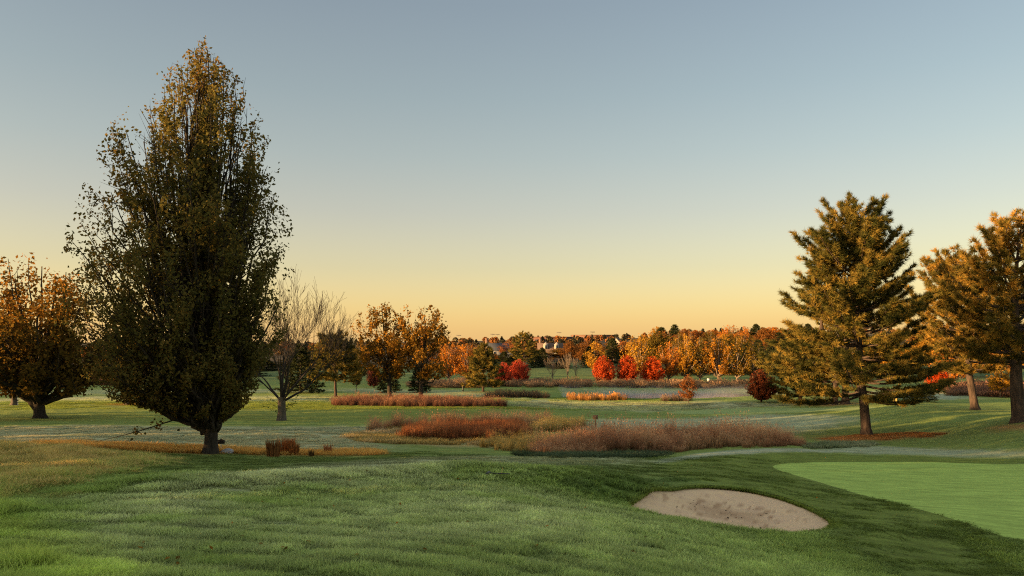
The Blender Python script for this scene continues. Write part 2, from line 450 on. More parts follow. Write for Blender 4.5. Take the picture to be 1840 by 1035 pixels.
# small unevenness of rough turf
amp = np.clip(rr / 40, .25, 1.6) * 0.05 * sstep(260, 120, rr)
GREEN_NEAR = smooth_poly([W2(a, b) for a, b in ((1383, 836), (1420, 831.5), (1600, 829), (1880, 829), (1990, 850), (1990, 1000), (1840, 976), (1700, 930), (1600, 901), (1480, 868), (1400, 846))], 2)
GREEN_FAR = smooth_poly([W2(a, b) for a, b in ((1172, 742), (1250, 737), (1400, 731.5), (1560, 730), (1585, 733.5), (1480, 738), (1380, 743), (1250, 744))], 2)
BUNKER = smooth_poly([W2(a, b) for a, b in ((1106, 911), (1140, 889), (1185, 875), (1240, 870.5), (1300, 873), (1352, 879), (1405, 891), (1446, 905), (1488, 924), (1508, 941), (1488, 952), (1440, 957), (1390, 958), (1330, 953), (1270, 943), (1205, 930), (1145, 919))], 2)
collar = poly_sd(GX, GY, [W2(a, b) for a, b in ((1180, 832), (1420, 811), (1860, 819), (1860, 1000), (1500, 950), (1290, 868))])
amp *= 0.15 + 0.85 * sstep(-1, 2.5, collar)
GZ = GZ + (fbm(GX * .55, GY * .55, 5, 4) - .5) * 2 * amp
nc = len(phi)
i = np.arange(NR - 1)[:, None] * nc; k = np.arange(nc)[None]; k2 = (k + 1) % nc
faces = np.stack([i + k, i + nc + k, i + nc + k2, i + k2], -1).reshape(-1, 4)
GV = np.stack([GX, GY, GZ], 1)

def split(V, faces, sdf):
    """cut the faces along sdf == 0; returns V, inside, outside (lists of arrays)"""
    sd = sdf(V[:, 0], V[:, 1])
    inn = sd < 0
    cnt = inn[faces].sum(1)
    fi = [faces[cnt == faces.shape[1]]]; fo = [faces[cnt == 0]]
    cut = {}; newv = []
    base = len(V)
    pi, po = [], []
    def mid(a, b):
        key = (min(a, b), max(a, b))
        if key not in cut:
            t = sd[a] / (sd[a] - sd[b])
            newv.append(V[a] + (V[b] - V[a]) * t); cut[key] = base + len(newv) - 1
        return cut[key]
    for f in faces[(cnt > 0) & (cnt < faces.shape[1])]:
        A, B = [], []
        n = len(f)
        for j in range(n):
            a, b = int(f[j]), int(f[(j + 1) % n])
            (A if inn[a] else B).append(a)
            if inn[a] != inn[b]:
                m_ = mid(a, b); A.append(m_); B.append(m_)
        for L, o in ((A, pi), (B, po)):
            for j in range(1, len(L) - 1):
                o.append((L[0], L[j], L[j + 1], L[j + 1]))
    if newv: V = np.concatenate([V, np.array(newv)])
    for L, o in ((pi, fi), (po, fo)):
        if L: o.append(np.array(L))
    return V, np.concatenate(fi), np.concatenate(fo)

def region(poly):
    lo = np.min(np.array(poly), 0); hi = np.max(np.array(poly), 0)
    def f(x, y):
        s = np.full(x.shape, 5.0)
        m = (x > lo[0] - 6) & (x < hi[0] + 6) & (y > lo[1] - 6) & (y < hi[1] + 6)
        s[m] = poly_sd(x[m], y[m], poly)
        return s
    return f
GV, f_sand, faces = split(GV, faces, region(BUNKER))
GV, f_g1, faces = split(GV, faces, region(GREEN_NEAR))
GV, f_g2, faces = split(GV, faces, region(GREEN_FAR))

def sub_mesh(name, V, fcs, material, color=None, smooth=True):
    u, inv = np.unique(fcs.ravel(), return_inverse=True)
    b = MB(); b.add(V[u], inv.reshape(fcs.shape))
    me = b.mesh(name, material, smooth)
    if color is not None:
        a = me.attributes.new('turf', 'FLOAT_COLOR', 'POINT')
        c = np.concatenate([color(V[u][:, 0], V[u][:, 1]), np.ones((len(u), 1))], 1).astype(np.float32)
        a.data.foreach_set('color', c.ravel())
    return me, u, inv.reshape(fcs.shape)

def groundmat(name, bump, fine, attr=True, base=None, var=0.35, dist=0.05):
    m, n, l, out = mat(name)
    tc = n.new('ShaderNodeTexCoord')
    t1 = noise(n, l, fine, 6, tc.outputs['Object'], 0.75)
    mp = n.new('ShaderNodeMapping'); mp.inputs['Scale'].default_value = (0.5, 1.6, 1); mp.inputs['Rotation'].default_value = (0, 0, R(-18))
    l.new(tc.outputs['Object'], mp.inputs[0])
    t2 = noise(n, l, 1.3, 5, mp.outputs[0], 0.65)
    if attr:
        a = n.new('ShaderNodeAttribute'); a.attribute_name = 'turf'; col = a.outputs['Color']
    else:
        rg = n.new('ShaderNodeRGB'); rg.outputs[0].default_value = (*base, 1); col = rg.outputs[0]
    r1 = ramp(n, [(0.25, (1 - var,) * 3), (0.5, (1, 1, 1)), (0.75, (1 + var,) * 3)]); l.new(t1.outputs[0], r1.inputs[0])
    r2 = ramp(n, [(0.3, (1 - var,) * 3), (0.7, (1 + var * .7,) * 3)]); l.new(t2.outputs[0], r2.inputs[0])
    for r in (r1, r2):
        mx = n.new('ShaderNodeMix'); mx.data_type = 'RGBA'; mx.blend_type = 'MULTIPLY'; mx.inputs[0].default_value = 1
        l.new(col, mx.inputs[6]); l.new(r.outputs[0], mx.inputs[7]); col = mx.outputs[2]
    d = n.new('ShaderNodeBsdfPrincipled'); d.inputs['Roughness'].default_value = 0.95; d.inputs['Specular IOR Level'].default_value = 0.1
    l.new(col, d.inputs['Base Color'])
    ma = n.new('ShaderNodeMath'); ma.operation = 'ADD'
    l.new(t1.outputs[0], ma.inputs[0]); l.new(t2.outputs[0], ma.inputs[1])
    bp = n.new('ShaderNodeBump'); bp.inputs['Strength'].default_value = bump; bp.inputs['Distance'].default_value = dist
    l.new(ma.outputs[0], bp.inputs['Height']); l.new(bp.outputs[0], d.inputs['Normal'])
    l.new(d.outputs[0], out.inputs[0])
    return m
M['turf'] = groundmat('turf', 0.9, 7.0, dist=0.10)
M['green'] = groundmat('green_turf', 0.25, 9.0, False, (0.40, 0.53, 0.11), 0.28, 0.02)
M['green_pale'] = groundmat('green_turf_frosted', 0.25, 9.0, False, (0.30, 0.38, 0.13), 0.10, 0.01)

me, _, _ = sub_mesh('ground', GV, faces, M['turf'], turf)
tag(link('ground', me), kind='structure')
me, _, _ = sub_mesh('putting_green', GV, f_g1, M['green'])
tag(link('putting_green', me), kind='structure')
me, _, _ = sub_mesh('putting_green', GV, f_g2, M['green_pale'])
tag(link('putting_green', me), kind='structure')

# bunker: a sand floor below the turf edge
M['sand'] = None
m, n, l, out = mat('sand')
tc = n.new('ShaderNodeTexCoord')
t1 = noise(n, l, 2.2, 6, tc.outputs['Object'], 0.7); t2 = noise(n, l, 22, 5, tc.outputs['Object'], 0.7)
r1 = ramp(n, [(0.25, (0.78, 0.52, 0.34)), (0.6, (0.90, 0.62, 0.355)), (0.85, (0.90, 0.64, 0.375))]); l.new(t1.outputs[0], r1.inputs[0])
a = n.new('ShaderNodeAttribute'); a.attribute_name = 'damp'
mx = n.new('ShaderNodeMix'); mx.data_type = 'RGBA'; l.new(a.outputs['Fac'], mx.inputs[0]); l.new(r1.outputs[0], mx.inputs[6]); mx.inputs[7].default_value = (0.42, 0.24, 0.13, 1)
b = n.new('ShaderNodeBsdfPrincipled'); b.inputs['Roughness'].default_value = 0.95; b.inputs['Specular IOR Level'].default_value = 0.1
l.new(mx.outputs[2], b.inputs['Base Color'])
ma = n.new('ShaderNodeMath'); ma.operation = 'MULTIPLY_ADD'; l.new(t1.outputs[0], ma.inputs[0]); ma.inputs[1].default_value = 2.5; l.new(t2.outputs[0], ma.inputs[2])
bp = n.new('ShaderNodeBump'); bp.inputs['Strength'].default_value = 0.8; bp.inputs['Distance'].default_value = 0.04
l.new(ma.outputs[0], bp.inputs['Height']); l.new(bp.outputs[0], b.inputs['Normal']); l.new(b.outputs[0], out.inputs[0])
M['sand'] = m
u, inv = np.unique(f_sand.ravel(), return_inverse=True)
SV = GV[u].copy(); fs = inv.reshape(f_sand.shape)
sd = -poly_sd(SV[:, 0], SV[:, 1], BUNKER)
top = SV[:, 2].copy()
bcx, bcy = np.mean(SV[:, :2], 0)
SV[:, 2] -= 0.11 + 0.20 * sstep(0, 2.2, sd) + 0.03 * fbm(SV[:, 0] * 2.2, SV[:, 1] * 2.2, 8, 3) * sstep(0, .3, sd)
b = MB(); b.add(SV, fs)
me = b.mesh('bunker', M['sand'], True)
pc = W2(1305, 903)
at = me.attributes.new('damp', 'FLOAT', 'POINT')
dd = np.sqrt(((SV[:, 0] - pc[0]) / 1.25) ** 2 + ((SV[:, 1] - pc[1]) / 1.6) ** 2)
dm = sstep(1.25, 0.25, dd + 0.9 * (fbm(SV[:, 0] * 1.7, SV[:, 1] * 1.7, 31, 4) - .5)) * 0.55
dm = np.maximum(dm, 0.8 * sstep(0.62, 0.72, fbm(SV[:, 0] * 6, SV[:, 1] * 9, 77, 3)) * sstep(2.2, .8, dd))
at.data.foreach_set('value', dm.astype(np.float32))
bunker = tag(link('bunker', me), kind='structure')
ed = {}
for f in fs:
    g = [int(q) for q in f]
    if g[3] == g[2]: g = g[:3]
    for j in range(len(g)):
        e = (g[j], g[(j + 1) % len(g)]); key = (min(e), max(e))
        ed[key] = None if key in ed else e
M['soil'] = plain('soil', (0.035, 0.035, 0.014), 0.95, 0.5, 14)
b = MB()
for e in ed.values():
    if e is None: continue
    p, q = e
    v = [SV[p] - (0, 0, .03), SV[q] - (0, 0, .03), (*SV[q][:2], top[q]), (*SV[p][:2], top[p])]
    b.add(v, [(0, 1, 2, 3)])
b.build('lip', M['soil'], bunker)

# pond
m, n, l, out = mat('water')
b_ = n.new('ShaderNodeBsdfPrincipled'); b_.inputs['Base Color'].default_value = (0.05, 0.05, 0.045, 1); b_.inputs['Roughness'].default_value = 0.06
b_.inputs['IOR'].default_value = 1.33
tc = n.new('ShaderNodeTexCoord'); t = noise(n, l, 1.5, 3, tc.outputs['Object'])
bp = n.new('ShaderNodeBump'); bp.inputs['Strength'].default_value = 0.12; bp.inputs['Distance'].default_value = 0.02
l.new(t.outputs[0], bp.inputs['Height']); l.new(bp.outputs[0], b_.inputs['Normal']); l.new(b_.outputs[0], out.inputs[0])
M['water'] = m
pp = np.array(POND); pcn = pp.mean(0)
me = bpy.data.meshes.new('pond')
me.from_pydata([(p[0] + (p[0] - pcn[0]) * .02, p[1] + np.sign(p[1] - pcn[1]) * 1.2, POND_Z) for p in pp], [], [list(range(len(pp)))])
me.materials.append(M['water'])
tag(link('pond', me), kind='structure')

# ------------------------------------------------------------------ grass: scattered tufts (uncountable, one object per sward)
rng = np.random.default_rng(7)
lib = bpy.data.collections.new('tuft_library')        # not linked to the scene: only a source for the scatter
def tintmat(name, trans=0.5):
    m, n, l, out = mat(name)
    a = n.new('ShaderNodeAttribute'); a.attribute_type = 'INSTANCER'; a.attribute_name = 'tint'
    b = n.new('ShaderNodeAttribute'); b.attribute_name = 'tone'
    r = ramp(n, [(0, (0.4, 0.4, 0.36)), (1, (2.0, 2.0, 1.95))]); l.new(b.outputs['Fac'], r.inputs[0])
    mx = n.new('ShaderNodeMix'); mx.data_type = 'RGBA'; mx.blend_type = 'MULTIPLY'; mx.inputs[0].default_value = 1
    l.new(a.outputs['Color'], mx.inputs[6]); l.new(r.outputs[0], mx.inputs[7])
    d = n.new('ShaderNodeBsdfDiffuse'); t = n.new('ShaderNodeBsdfTranslucent')
    l.new(mx.outputs[2], d.inputs[0]); l.new(mx.outputs[2], t.inputs[0])
    s = n.new('ShaderNodeMixShader'); s.inputs[0].default_value = trans
    l.new(d.outputs[0], s.inputs[1]); l.new(t.outputs[0], s.inputs[2]); l.new(s.outputs[0], out.inputs[0])
    return m
M['blade'] = tintmat('blade')

def tuft(kind, seed, nb, spread, h, w, lean, seg=2, heads=0.0):
    r = np.random.default_rng(seed); b = MB()
    for _ in range(nb):
        a = r.uniform(0, 2 * math.pi); q = spread * math.sqrt(r.uniform())
        p = np.array([q * math.cos(a), q * math.sin(a), -0.01])
        hh = h * r.uniform(.55, 1.1); la = r.uniform(0, 2 * math.pi); le = lean * hh * r.uniform(.2, 1.2)
        lv = np.array([math.cos(la), math.sin(la), 0])
        sv = np.array([-math.sin(la + r.uniform(-1, 1)), math.cos(la), 0]) * w / 2
        rows = []
        for k in range(seg + 1):
            t = k / seg
            c = p + lv * le * t * t + np.array([0, 0, hh * t * (1 - .25 * lean * t)])
            wd = 1 - t * .9
            rows += [c - sv * wd, c + sv * wd]
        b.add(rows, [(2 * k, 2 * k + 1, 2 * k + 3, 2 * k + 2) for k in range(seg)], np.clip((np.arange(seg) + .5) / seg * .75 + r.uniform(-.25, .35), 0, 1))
        if r.uniform() < heads:
            c = rows[-1]; s_ = w * 2.2
            for _k in range(3):
                o = r.normal(0, s_ * .7, 3) - np.array([0, 0, s_ * _k])
                b.add([c + o, c + o + (s_, 0, s_ * .3), c + o + (s_ * .4, s_ * .4, s_ * 1.6), c + o + (-s_ * .5, 0, s_ * .9)], [(0, 1, 2, 3)], r.uniform(.6, 1))
    o = bpy.data.objects.new(kind, b.mesh(kind, M['blade']))
    return o
def tuft_set(name, nvar, *a, **k):
    c = bpy.data.collections.new(name)
    for s in range(nvar):
        c.objects.link(tuft(name, s + 11, *a, **k))
    return c
def scatter(name, pts, tint, scl, coll, label=None, cat=None):
    me = bpy.data.meshes.new(name)
    n_ = len(pts)
    me.vertices.add(n_); me.vertices.foreach_set('co', np.asarray(pts, np.float32).ravel())
    a = me.attributes.new('tint', 'FLOAT_COLOR', 'POINT'); a.data.foreach_set('color', np.concatenate([tint, np.ones((n_, 1))], 1).astype(np.float32).ravel())
    a = me.attributes.new('scl', 'FLOAT_VECTOR', 'POINT'); a.data.foreach_set('vector', np.asarray(scl, np.float32).ravel())
    rot = np.zeros((n_, 3), np.float32); rot[:, 2] = rng.uniform(0, 2 * math.pi, n_)
    a = me.attributes.new('rot', 'FLOAT_VECTOR', 'POINT'); a.data.foreach_set('vector', rot.ravel())
    a = me.attributes.new('pick', 'INT', 'POINT'); a.data.foreach_set('value', rng.integers(0, 1000, n_).astype(np.int32))
    o = link(name, me)
    g = bpy.data.node_groups.new(name, 'GeometryNodeTree')
    g.interface.new_socket('Geometry', in_out='INPUT', socket_type='NodeSocketGeometry')
    g.interface.new_socket('Geometry', in_out='OUTPUT', socket_type='NodeSocketGeometry')
    gi = g.nodes.new('NodeGroupInput'); go = g.nodes.new('NodeGroupOutput')
    ci = g.nodes.new('GeometryNodeCollectionInfo'); ci.inputs['Collection'].default_value = coll
    ci.inputs['Separate Children'].default_value = True; ci.inputs['Reset Children'].default_value = True
    ip = g.nodes.new('GeometryNodeInstanceOnPoints'); ip.inputs['Pick Instance'].default_value = True
    def na(nm, ty):
        q = g.nodes.new('GeometryNodeInputNamedAttribute'); q.data_type = ty; q.inputs['Name'].default_value = nm
        return [s for s in q.outputs if s.enabled and s.name == 'Attribute'][0]
    g.links.new(gi.outputs[0], ip.inputs['Points']); g.links.new(ci.outputs[0], ip.inputs['Instance'])
    g.links.new(na('pick', 'INT'), ip.inputs['Instance Index'])
    er = g.nodes.new('FunctionNodeEulerToRotation'); g.links.new(na('rot', 'FLOAT_VECTOR'), er.inputs[0])
    g.links.new(er.outputs[0], ip.inputs['Rotation']); g.links.new(na('scl', 'FLOAT_VECTOR'), ip.inputs['Scale'])
    g.links.new(ip.outputs[0], go.inputs[0])
    md = o.modifiers.new('scatter', 'NODES'); md.node_group = g
    tag(o, label, cat, None, 'stuff')
    return o

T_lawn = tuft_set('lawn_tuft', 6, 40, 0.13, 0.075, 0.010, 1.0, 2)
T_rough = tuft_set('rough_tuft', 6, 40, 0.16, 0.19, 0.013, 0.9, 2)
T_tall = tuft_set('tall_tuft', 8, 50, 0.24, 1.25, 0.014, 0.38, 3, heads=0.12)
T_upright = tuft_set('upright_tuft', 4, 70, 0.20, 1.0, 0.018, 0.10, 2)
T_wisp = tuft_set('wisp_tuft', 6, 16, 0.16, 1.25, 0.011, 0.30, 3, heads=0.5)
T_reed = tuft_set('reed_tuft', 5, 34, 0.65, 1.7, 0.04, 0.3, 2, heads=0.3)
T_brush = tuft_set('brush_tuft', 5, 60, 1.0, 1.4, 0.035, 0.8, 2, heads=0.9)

exact = region(BUNKER); g1 = region(GREEN_NEAR); g2 = region(GREEN_FAR)
def near_points(n_, r0, r1, power):
    u = rng.uniform(0, 1, n_)
    r = (r0 ** power + u * (r1 ** power - r0 ** power)) ** (1 / power)
    a = np.radians(rng.uniform(-39, 39, n_))
    return r * np.sin(a), r * np.cos(a), r
def ground_z(x, y):
    r = np.sqrt(x * x + y * y)
    a_ = np.clip(r / 40, .25, 1.6) * 0.05
    return zg(x, y) + (fbm(x * .55, y * .55, 5, 4) - .5) * 2 * a_
x, y, r = near_points(120000, 5.5, 42, 0.55)
ok = (exact(x, y) > 0.02) & (g1(x, y) > 0.05)
col_sd = poly_sd(x, y, [W2(a, b) for a, b in ((1180, 832), (1290, 818), (1420, 811), (1640, 819), (1860, 819), (1860, 985), (1560, 893), (1860, 1040), (1640, 1045), (1510, 965), (1440, 900), (1290, 868), (1180, 850))])
ok &= ~((col_sd < -0.3) & (exact(x, y) > 0.25) & (rng.uniform(size=len(x)) < 0.5))
x, y, r, col_sd = x[ok], y[ok], r[ok], col_sd[ok]
ca, sa = math.cos(R(-24)), math.sin(R(-24))
ux, uy = x * ca - y * sa, x * sa + y * ca
stroke = fbm(ux * 0.8, uy * 4.2, 41, 3)
def ridges(x, y):
    c1, s1 = math.cos(R(-30)), math.sin(R(-30))
    v = x * s1 * -1 + y * c1 + 0.035 * (x + 2) ** 2 + 1.1 * fbm(x * .22, y * .22, 47, 2) + .25 * fbm(x * 1.1, y * 1.1, 48, 2)
    return .5 + .5 * np.sin(v * 2 * math.pi / .62)
rid = ridges(x, y) * sstep(-.2, .8, col_sd) * sstep(24, 17, r)
stroke = np.clip(stroke * (0.5 + .8 * rid), 0, 1)
tc_ = turf(x, y) * (0.66 + .62 * rid)[:, None]
lit = fbm(x * 3, y * 3, 55, 2)  # random patchy tone from noise
tint = tc_ * (0.75 + 0.6 * lit)[:, None]
tint = tint + np.array((0.07, 0.085, 0.06))[None] * (rng.uniform(size=len(x)) ** 3)[:, None]
hs = (0.2 + 1.75 * sstep(.3, .7, stroke)) * (1 - 0.7 * sstep(0.3, -0.6, col_sd))
ws = np.clip(r / 9, 1, 2.6)
z = ground_z(x, y)
keep = stroke > 0.30
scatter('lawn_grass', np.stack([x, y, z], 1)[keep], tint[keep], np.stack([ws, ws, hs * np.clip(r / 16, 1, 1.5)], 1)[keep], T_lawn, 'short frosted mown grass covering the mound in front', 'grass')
# turf overhanging the bunker's rim
bp_ = np.array(BUNKER); seg_ = rng.integers(0, len(bp_), 2600); t_ = rng.uniform(size=(2600, 1))
e_ = bp_[seg_] * (1 - t_) + bp_[(seg_ + 1) % len(bp_)] * t_ + rng.normal(0, .05, (2600, 2))
so = exact(e_[:, 0], e_[:, 1]); e_ = e_[(so > -.04) & (so < .16)]
scatter('rim_grass', np.stack([e_[:, 0], e_[:, 1], ground_z(e_[:, 0], e_[:, 1]) - .07], 1), turf(e_[:, 0], e_[:, 1]) * rng.uniform(.6, 1.2, (len(e_), 1)), np.stack([np.full(len(e_), 1.1)] * 2 + [rng.uniform(1.0, 2.1, len(e_))], 1), T_lawn, 'ragged turf hanging over the rim of the bunker', 'grass')
# longer rough at the lower left and on the left bank
x, y, r = near_points(60000, 5.5, 36, 0.7)
POLY_R = smooth_poly([W2(a, b) for a, b in ((-200, 803), (60, 803), (180, 811), (300, 818), (330, 832), (240, 845), (150, 870), (70, 905), (60, 930), (110, 985), (280, 1030), (300, 1100), (-200, 1100))], 1)
s_ = poly_sd(x, y, POLY_R) + (fbm(x * 1.2, y * 1.2, 61, 3) - .5) * 2
ok = s_ < 0
x, y, r, s_ = x[ok], y[ok], r[ok], s_[ok]
tint = turf(x, y) * (0.65 + 1.0 * fbm(x * 2, y * 2, 71, 2))[:, None]
dry = sstep(14, 19, r) * (rng.uniform(size=len(x)) < 0.5)
tint = tint * (1 - dry[:, None] * .7) + np.array((0.72, 0.50, 0.19))[None] * dry[:, None] * .7
hs = (0.15 + 1.7 * sstep(.25, .75, fbm(x * 1.1, y * 1.1, 81, 3))) * sstep(0, -1.0, s_) + .2
scatter('rough_grass', np.stack([x, y, ground_z(x, y)], 1), tint, np.stack([np.clip(r / 11, 1, 1.7)] * 2 + [hs], 1), T_rough, 'long shaggy green and straw grass on the left bank', 'grass')

x = rng.uniform(-72, 25, 26000); y = 84 + (x + 72) * .13 + rng.uniform(0, 26, 26000)
ok = (np.abs(x) < y * .72) & (fbm(x * .2, y * .2, 91, 2) > .3) & (g2(x, y) > .5)
x, y = x[ok], y[ok]
scatter('fairway_grass', np.stack([x, y, ground_z(x, y)], 1), turf(x, y) * 1.15, np.stack([np.full(len(x), 2.6)] * 2 + [rng.uniform(.8, 1.7, len(x))], 1), T_lawn, 'mown fairway grass far out between the trees', 'grass')
def patch(name, label, poly_px, n_, colors, coll, scale, cat='grass', hv=0.35, soft=0.0, seed=0, wide=1.0, thin=0.0, taper=-9.0):
    poly = [W2(a, b) for a, b in poly_px]
    P_ = np.array(poly); lo, hi = P_.min(0), P_.max(0)
    xs, ys = [], []
    tot = 0
    rg = np.random.default_rng(seed + 100)
    for _ in range(60):
        x = rg.uniform(lo[0], hi[0], n_); y = rg.uniform(lo[1], hi[1], n_)
        s = poly_sd(x, y, poly) + (fbm(x * .5, y * .5, seed, 3) - .5) * 2 * soft
        ok = (s < 0) & (fbm(x * .8, y * .8, seed + 3, 2) > thin)
        xs.append(x[ok]); ys.append(y[ok]); tot += ok.sum()
        if tot >= n_: break
    x = np.concatenate(xs)[:n_]; y = np.concatenate(ys)[:n_]
    t = np.clip(fbm(x * .35, y * .35, seed + 5, 3) * 1.6 - .3 + rg.normal(0, .18, len(x)), 0, 1)
    c = np.array([[np.interp(q, np.linspace(0, 1, len(colors)), [cc[j] for cc in colors]) for j in range(3)] for q in t])
    h = scale * (1 - hv + 2 * hv * fbm(x * .9, y * .9, seed + 9, 3)) * rg.uniform(.55, 1.32, len(x)) * (.4 + .6 * sstep(.3, -1.6, poly_sd(x, y, poly) + taper))
    return scatter(name, np.stack([x, y, zg(x, y)], 1), c, np.stack([np.full(len(x), wide * max(.6, min(scale, 1.3)))] * 2 + [h], 1), coll, label, cat)

BRN = [(0.24, 0.115, 0.065), (0.40, 0.21, 0.115), (0.52, 0.33, 0.18)]
RED = [(0.25, 0.095, 0.042), (0.34, 0.135, 0.055), (0.38, 0.19, 0.085)]
GLD = [(0.36, 0.24, 0.07), (0.50, 0.36, 0.13), (0.42, 0.30, 0.10)]
patch('fescue', 'tall russet grass band bending right in the middle distance', [(945, 813), (990, 797), (1150, 790), (1300, 790), (1440, 795), (1452, 801), (1300, 806), (1150, 813), (1000, 818)], 1250, BRN, T_tall, 1.0, seed=1, soft=1.6, hv=.55, taper=0.0, thin=.31)
patch('fescue', 'taller wispy stems standing above the tall russet grass band', [(955, 808), (1000, 797), (1150, 791), (1300, 791), (1430, 796), (1300, 804), (1150, 810), (1000, 813)], 240, BRN, T_wisp, 1.3, seed=31, soft=1.0, hv=.3, thin=.3)
patch('fescue', 'row of thin dark russet grass behind the orange patch', [(655, 771), (760, 765), (900, 762), (990, 761), (985, 767), (900, 769), (760, 772), (665, 776)], 330, BRN, T_tall, .95, seed=2, soft=.8, thin=.42)
patch('fescue', 'bright orange grass patch in the middle of the straw', [(715, 787), (760, 778), (930, 775), (960, 786), (930, 792), (760, 792)], 900, RED, T_upright, .95, seed=3, soft=1.0, wide=1.5)
patch('fescue', 'long low russet grass strip beside the far fairway', [(592, 726), (640, 722), (760, 722), (900, 727), (912, 731), (760, 731), (600, 729)], 900, [(0.13, 0.06, 0.04), (0.20, 0.095, 0.06), (0.26, 0.14, 0.08)], T_tall, .92, seed=4, wide=1.4)
patch('goldenrod', 'pale yellow seeding weeds in front of the orange grass', [(840, 800), (930, 790), (1010, 790), (1040, 806), (960, 814), (900, 808)], 270, GLD, T_tall, .62, seed=5, soft=1.2)
patch('goldenrod', 'pale yellow weeds behind the tall russet grass', [(950, 776), (1000, 764), (1060, 765), (1030, 776)], 260, GLD, T_tall, .75, seed=6, soft=.8)
patch('dry_grass', 'straw coloured grass thinly growing left of the orange patch', [(615, 786), (700, 770), (960, 772), (980, 798), (760, 800), (640, 795)], 900, GLD + [(0.5, 0.4, 0.25)], T_rough, 1.9, seed=7, soft=1.5, wide=2.2)
patch('dry_grass', 'strip of dry grass coloured as if sunlit along the bank beside the trunk', [(60, 798), (200, 800), (340, 804), (420, 807), (560, 814), (690, 814), (690, 819), (560, 819), (420, 815), (300, 813), (180, 807), (60, 803)], 1500, [(0.62, 0.37, 0.09), (0.74, 0.46, 0.14)], T_rough, 1.5, seed=8, soft=.5, wide=1.8)  # dry blades brightened to stand in for low sun on the bank
patch('weeds', 'dark low weeds along the foot of the russet grass', [(930, 815), (1000, 819), (1200, 814), (1210, 818), (1000, 824), (930, 819)], 300, [(0.04, 0.06, 0.03), (0.10, 0.13, 0.07)], T_rough, 1.6, seed=9, wide=2)
patch('weeds', 'frosted dark weeds left of the pine needle carpet', [(1440, 801), (1500, 795), (1580, 797), (1560, 803), (1450, 806)], 200, [(0.16, 0.19, 0.09), (0.30, 0.31, 0.18)], T_rough, 1.6, seed=10, wide=2)

patch('frosted_rough', 'frosted tussocky rough between the tall tree and the fairway', [(-40, 795), (-40, 768), (150, 765), (400, 769), (640, 767), (720, 772), (640, 790), (700, 806), (600, 811), (480, 808), (380, 800), (200, 796)], 7000, [(0.28, 0.30, 0.18), (0.46, 0.46, 0.29), (0.54, 0.47, 0.28)], T_rough, .5, seed=18, wide=2.0, thin=.36)
patch('frosted_rough', 'frosted pale rough beyond the tall russet grass', [(905, 722), (1100, 723), (1340, 724), (1430, 728), (1250, 735), (1150, 739), (1000, 732), (910, 729)], 3000, [(0.30, 0.30, 0.18), (0.50, 0.48, 0.28)], T_rough, .5, seed=19, wide=3.0, thin=.4)
patch('pine_needles', 'rust coloured needle carpet around the big leaning pine', [(1470, 789), (1540, 781), (1640, 776), (1700, 778), (1685, 783), (1600, 789), (1490, 793)], 2500, [(0.42, 0.19, 0.06), (0.62, 0.32, 0.11)], T_rough, .35, 'needles', seed=20, wide=2.4, thin=.3)
# pond edge: reeds and scrub
BRU = [(0.10, 0.075, 0.05), (0.18, 0.12, 0.08), (0.22, 0.13, 0.07)]
patch('cattails', 'orange brown cattails lit at the near pond edge', [(1022, 717), (1125, 717), (1125, 719.5), (1022, 719.5)], 110, [(0.30, 0.14, 0.04), (0.48, 0.24, 0.07)], T_reed, .55, 'reeds', seed=11)
patch('reeds', 'dark brown reeds at the left end of the pond', [(872, 712), (985, 713), (985, 716), (872, 715)], 220, [(0.11, 0.075, 0.05), (0.22, 0.15, 0.08)], T_reed, .55, 'reeds', seed=12)
patch('reeds', 'short brown reeds in front of the pond behind the sapling', [(1188, 719), (1240, 719.5), (1240, 721), (1188, 721)], 40, BRU, T_reed, .5, 'reeds', seed=13)
patch('scrub', 'greyish brown scrub along the far pond bank', [(780, 698), (900, 696), (1060, 696.5), (1200, 698), (1335, 699), (1335, 694), (1200, 692.5), (1060, 691.5), (900, 690), (780, 692)], 650, [(0.15, 0.10, 0.065), (0.27, 0.18, 0.11), (0.34, 0.20, 0.10)], T_brush, .9, 'scrub', seed=14, soft=4, thin=.5, hv=.6)
patch('scrub', 'low brown scrub behind the two autumn trees', [(735, 696), (845, 697), (845, 691), (735, 691)], 220, BRU, T_brush, .7, 'scrub', seed=15)
patch('scrub', 'rusty brown scrub thicket at the right edge', [(1700, 711), (1850, 715), (1880, 705), (1850, 697), (1720, 698)], 420, [(0.12, 0.07, 0.045), (0.22, 0.12, 0.08)], T_brush, 1.0, 'scrub', seed=16)
patch('hedge_scrub', 'low brown hedge far behind the forked tree', [(60, 693), (200, 692), (200, 689), (60, 690)], 260, [(0.10, 0.06, 0.05), (0.18, 0.10, 0.07)], T_brush, 1.6, 'hedge', seed=17)

# ------------------------------------------------------------------ trees
def quads(P0, size, r, up=0.0, tone=None, aspect=0.62, b=None, out=None):
    """leaf-sized diamond faces at points P0"""
    n_ = len(P0)
    nrm = r.normal(size=(n_, 3)); 
    if out is not None: nrm += out * 0.8
    nrm[:, 2] += up
    nrm /= np.linalg.norm(nrm, axis=1)[:, None] + 1e-9
    t = r.normal(size=(n_, 3)); t -= nrm * (t * nrm).sum(1)[:, None]; t /= np.linalg.norm(t, axis=1)[:, None] + 1e-9
    s = np.cross(nrm, t)
    sz = (size * r.uniform(.6, 1.3, n_))[:, None]
    v = np.stack([P0 - t * sz * .5, P0 + s * sz * .5 * aspect - t * sz * .05 + nrm * sz * .08, P0 + t * sz * .5, P0 - s * sz * .5 * aspect - t * sz * .05 + nrm * sz * .08], 1)
    f = np.arange(n_ * 4).reshape(n_, 4)
    b.add(v.reshape(-1, 3), f, tone if tone is not None else r.uniform(size=n_))

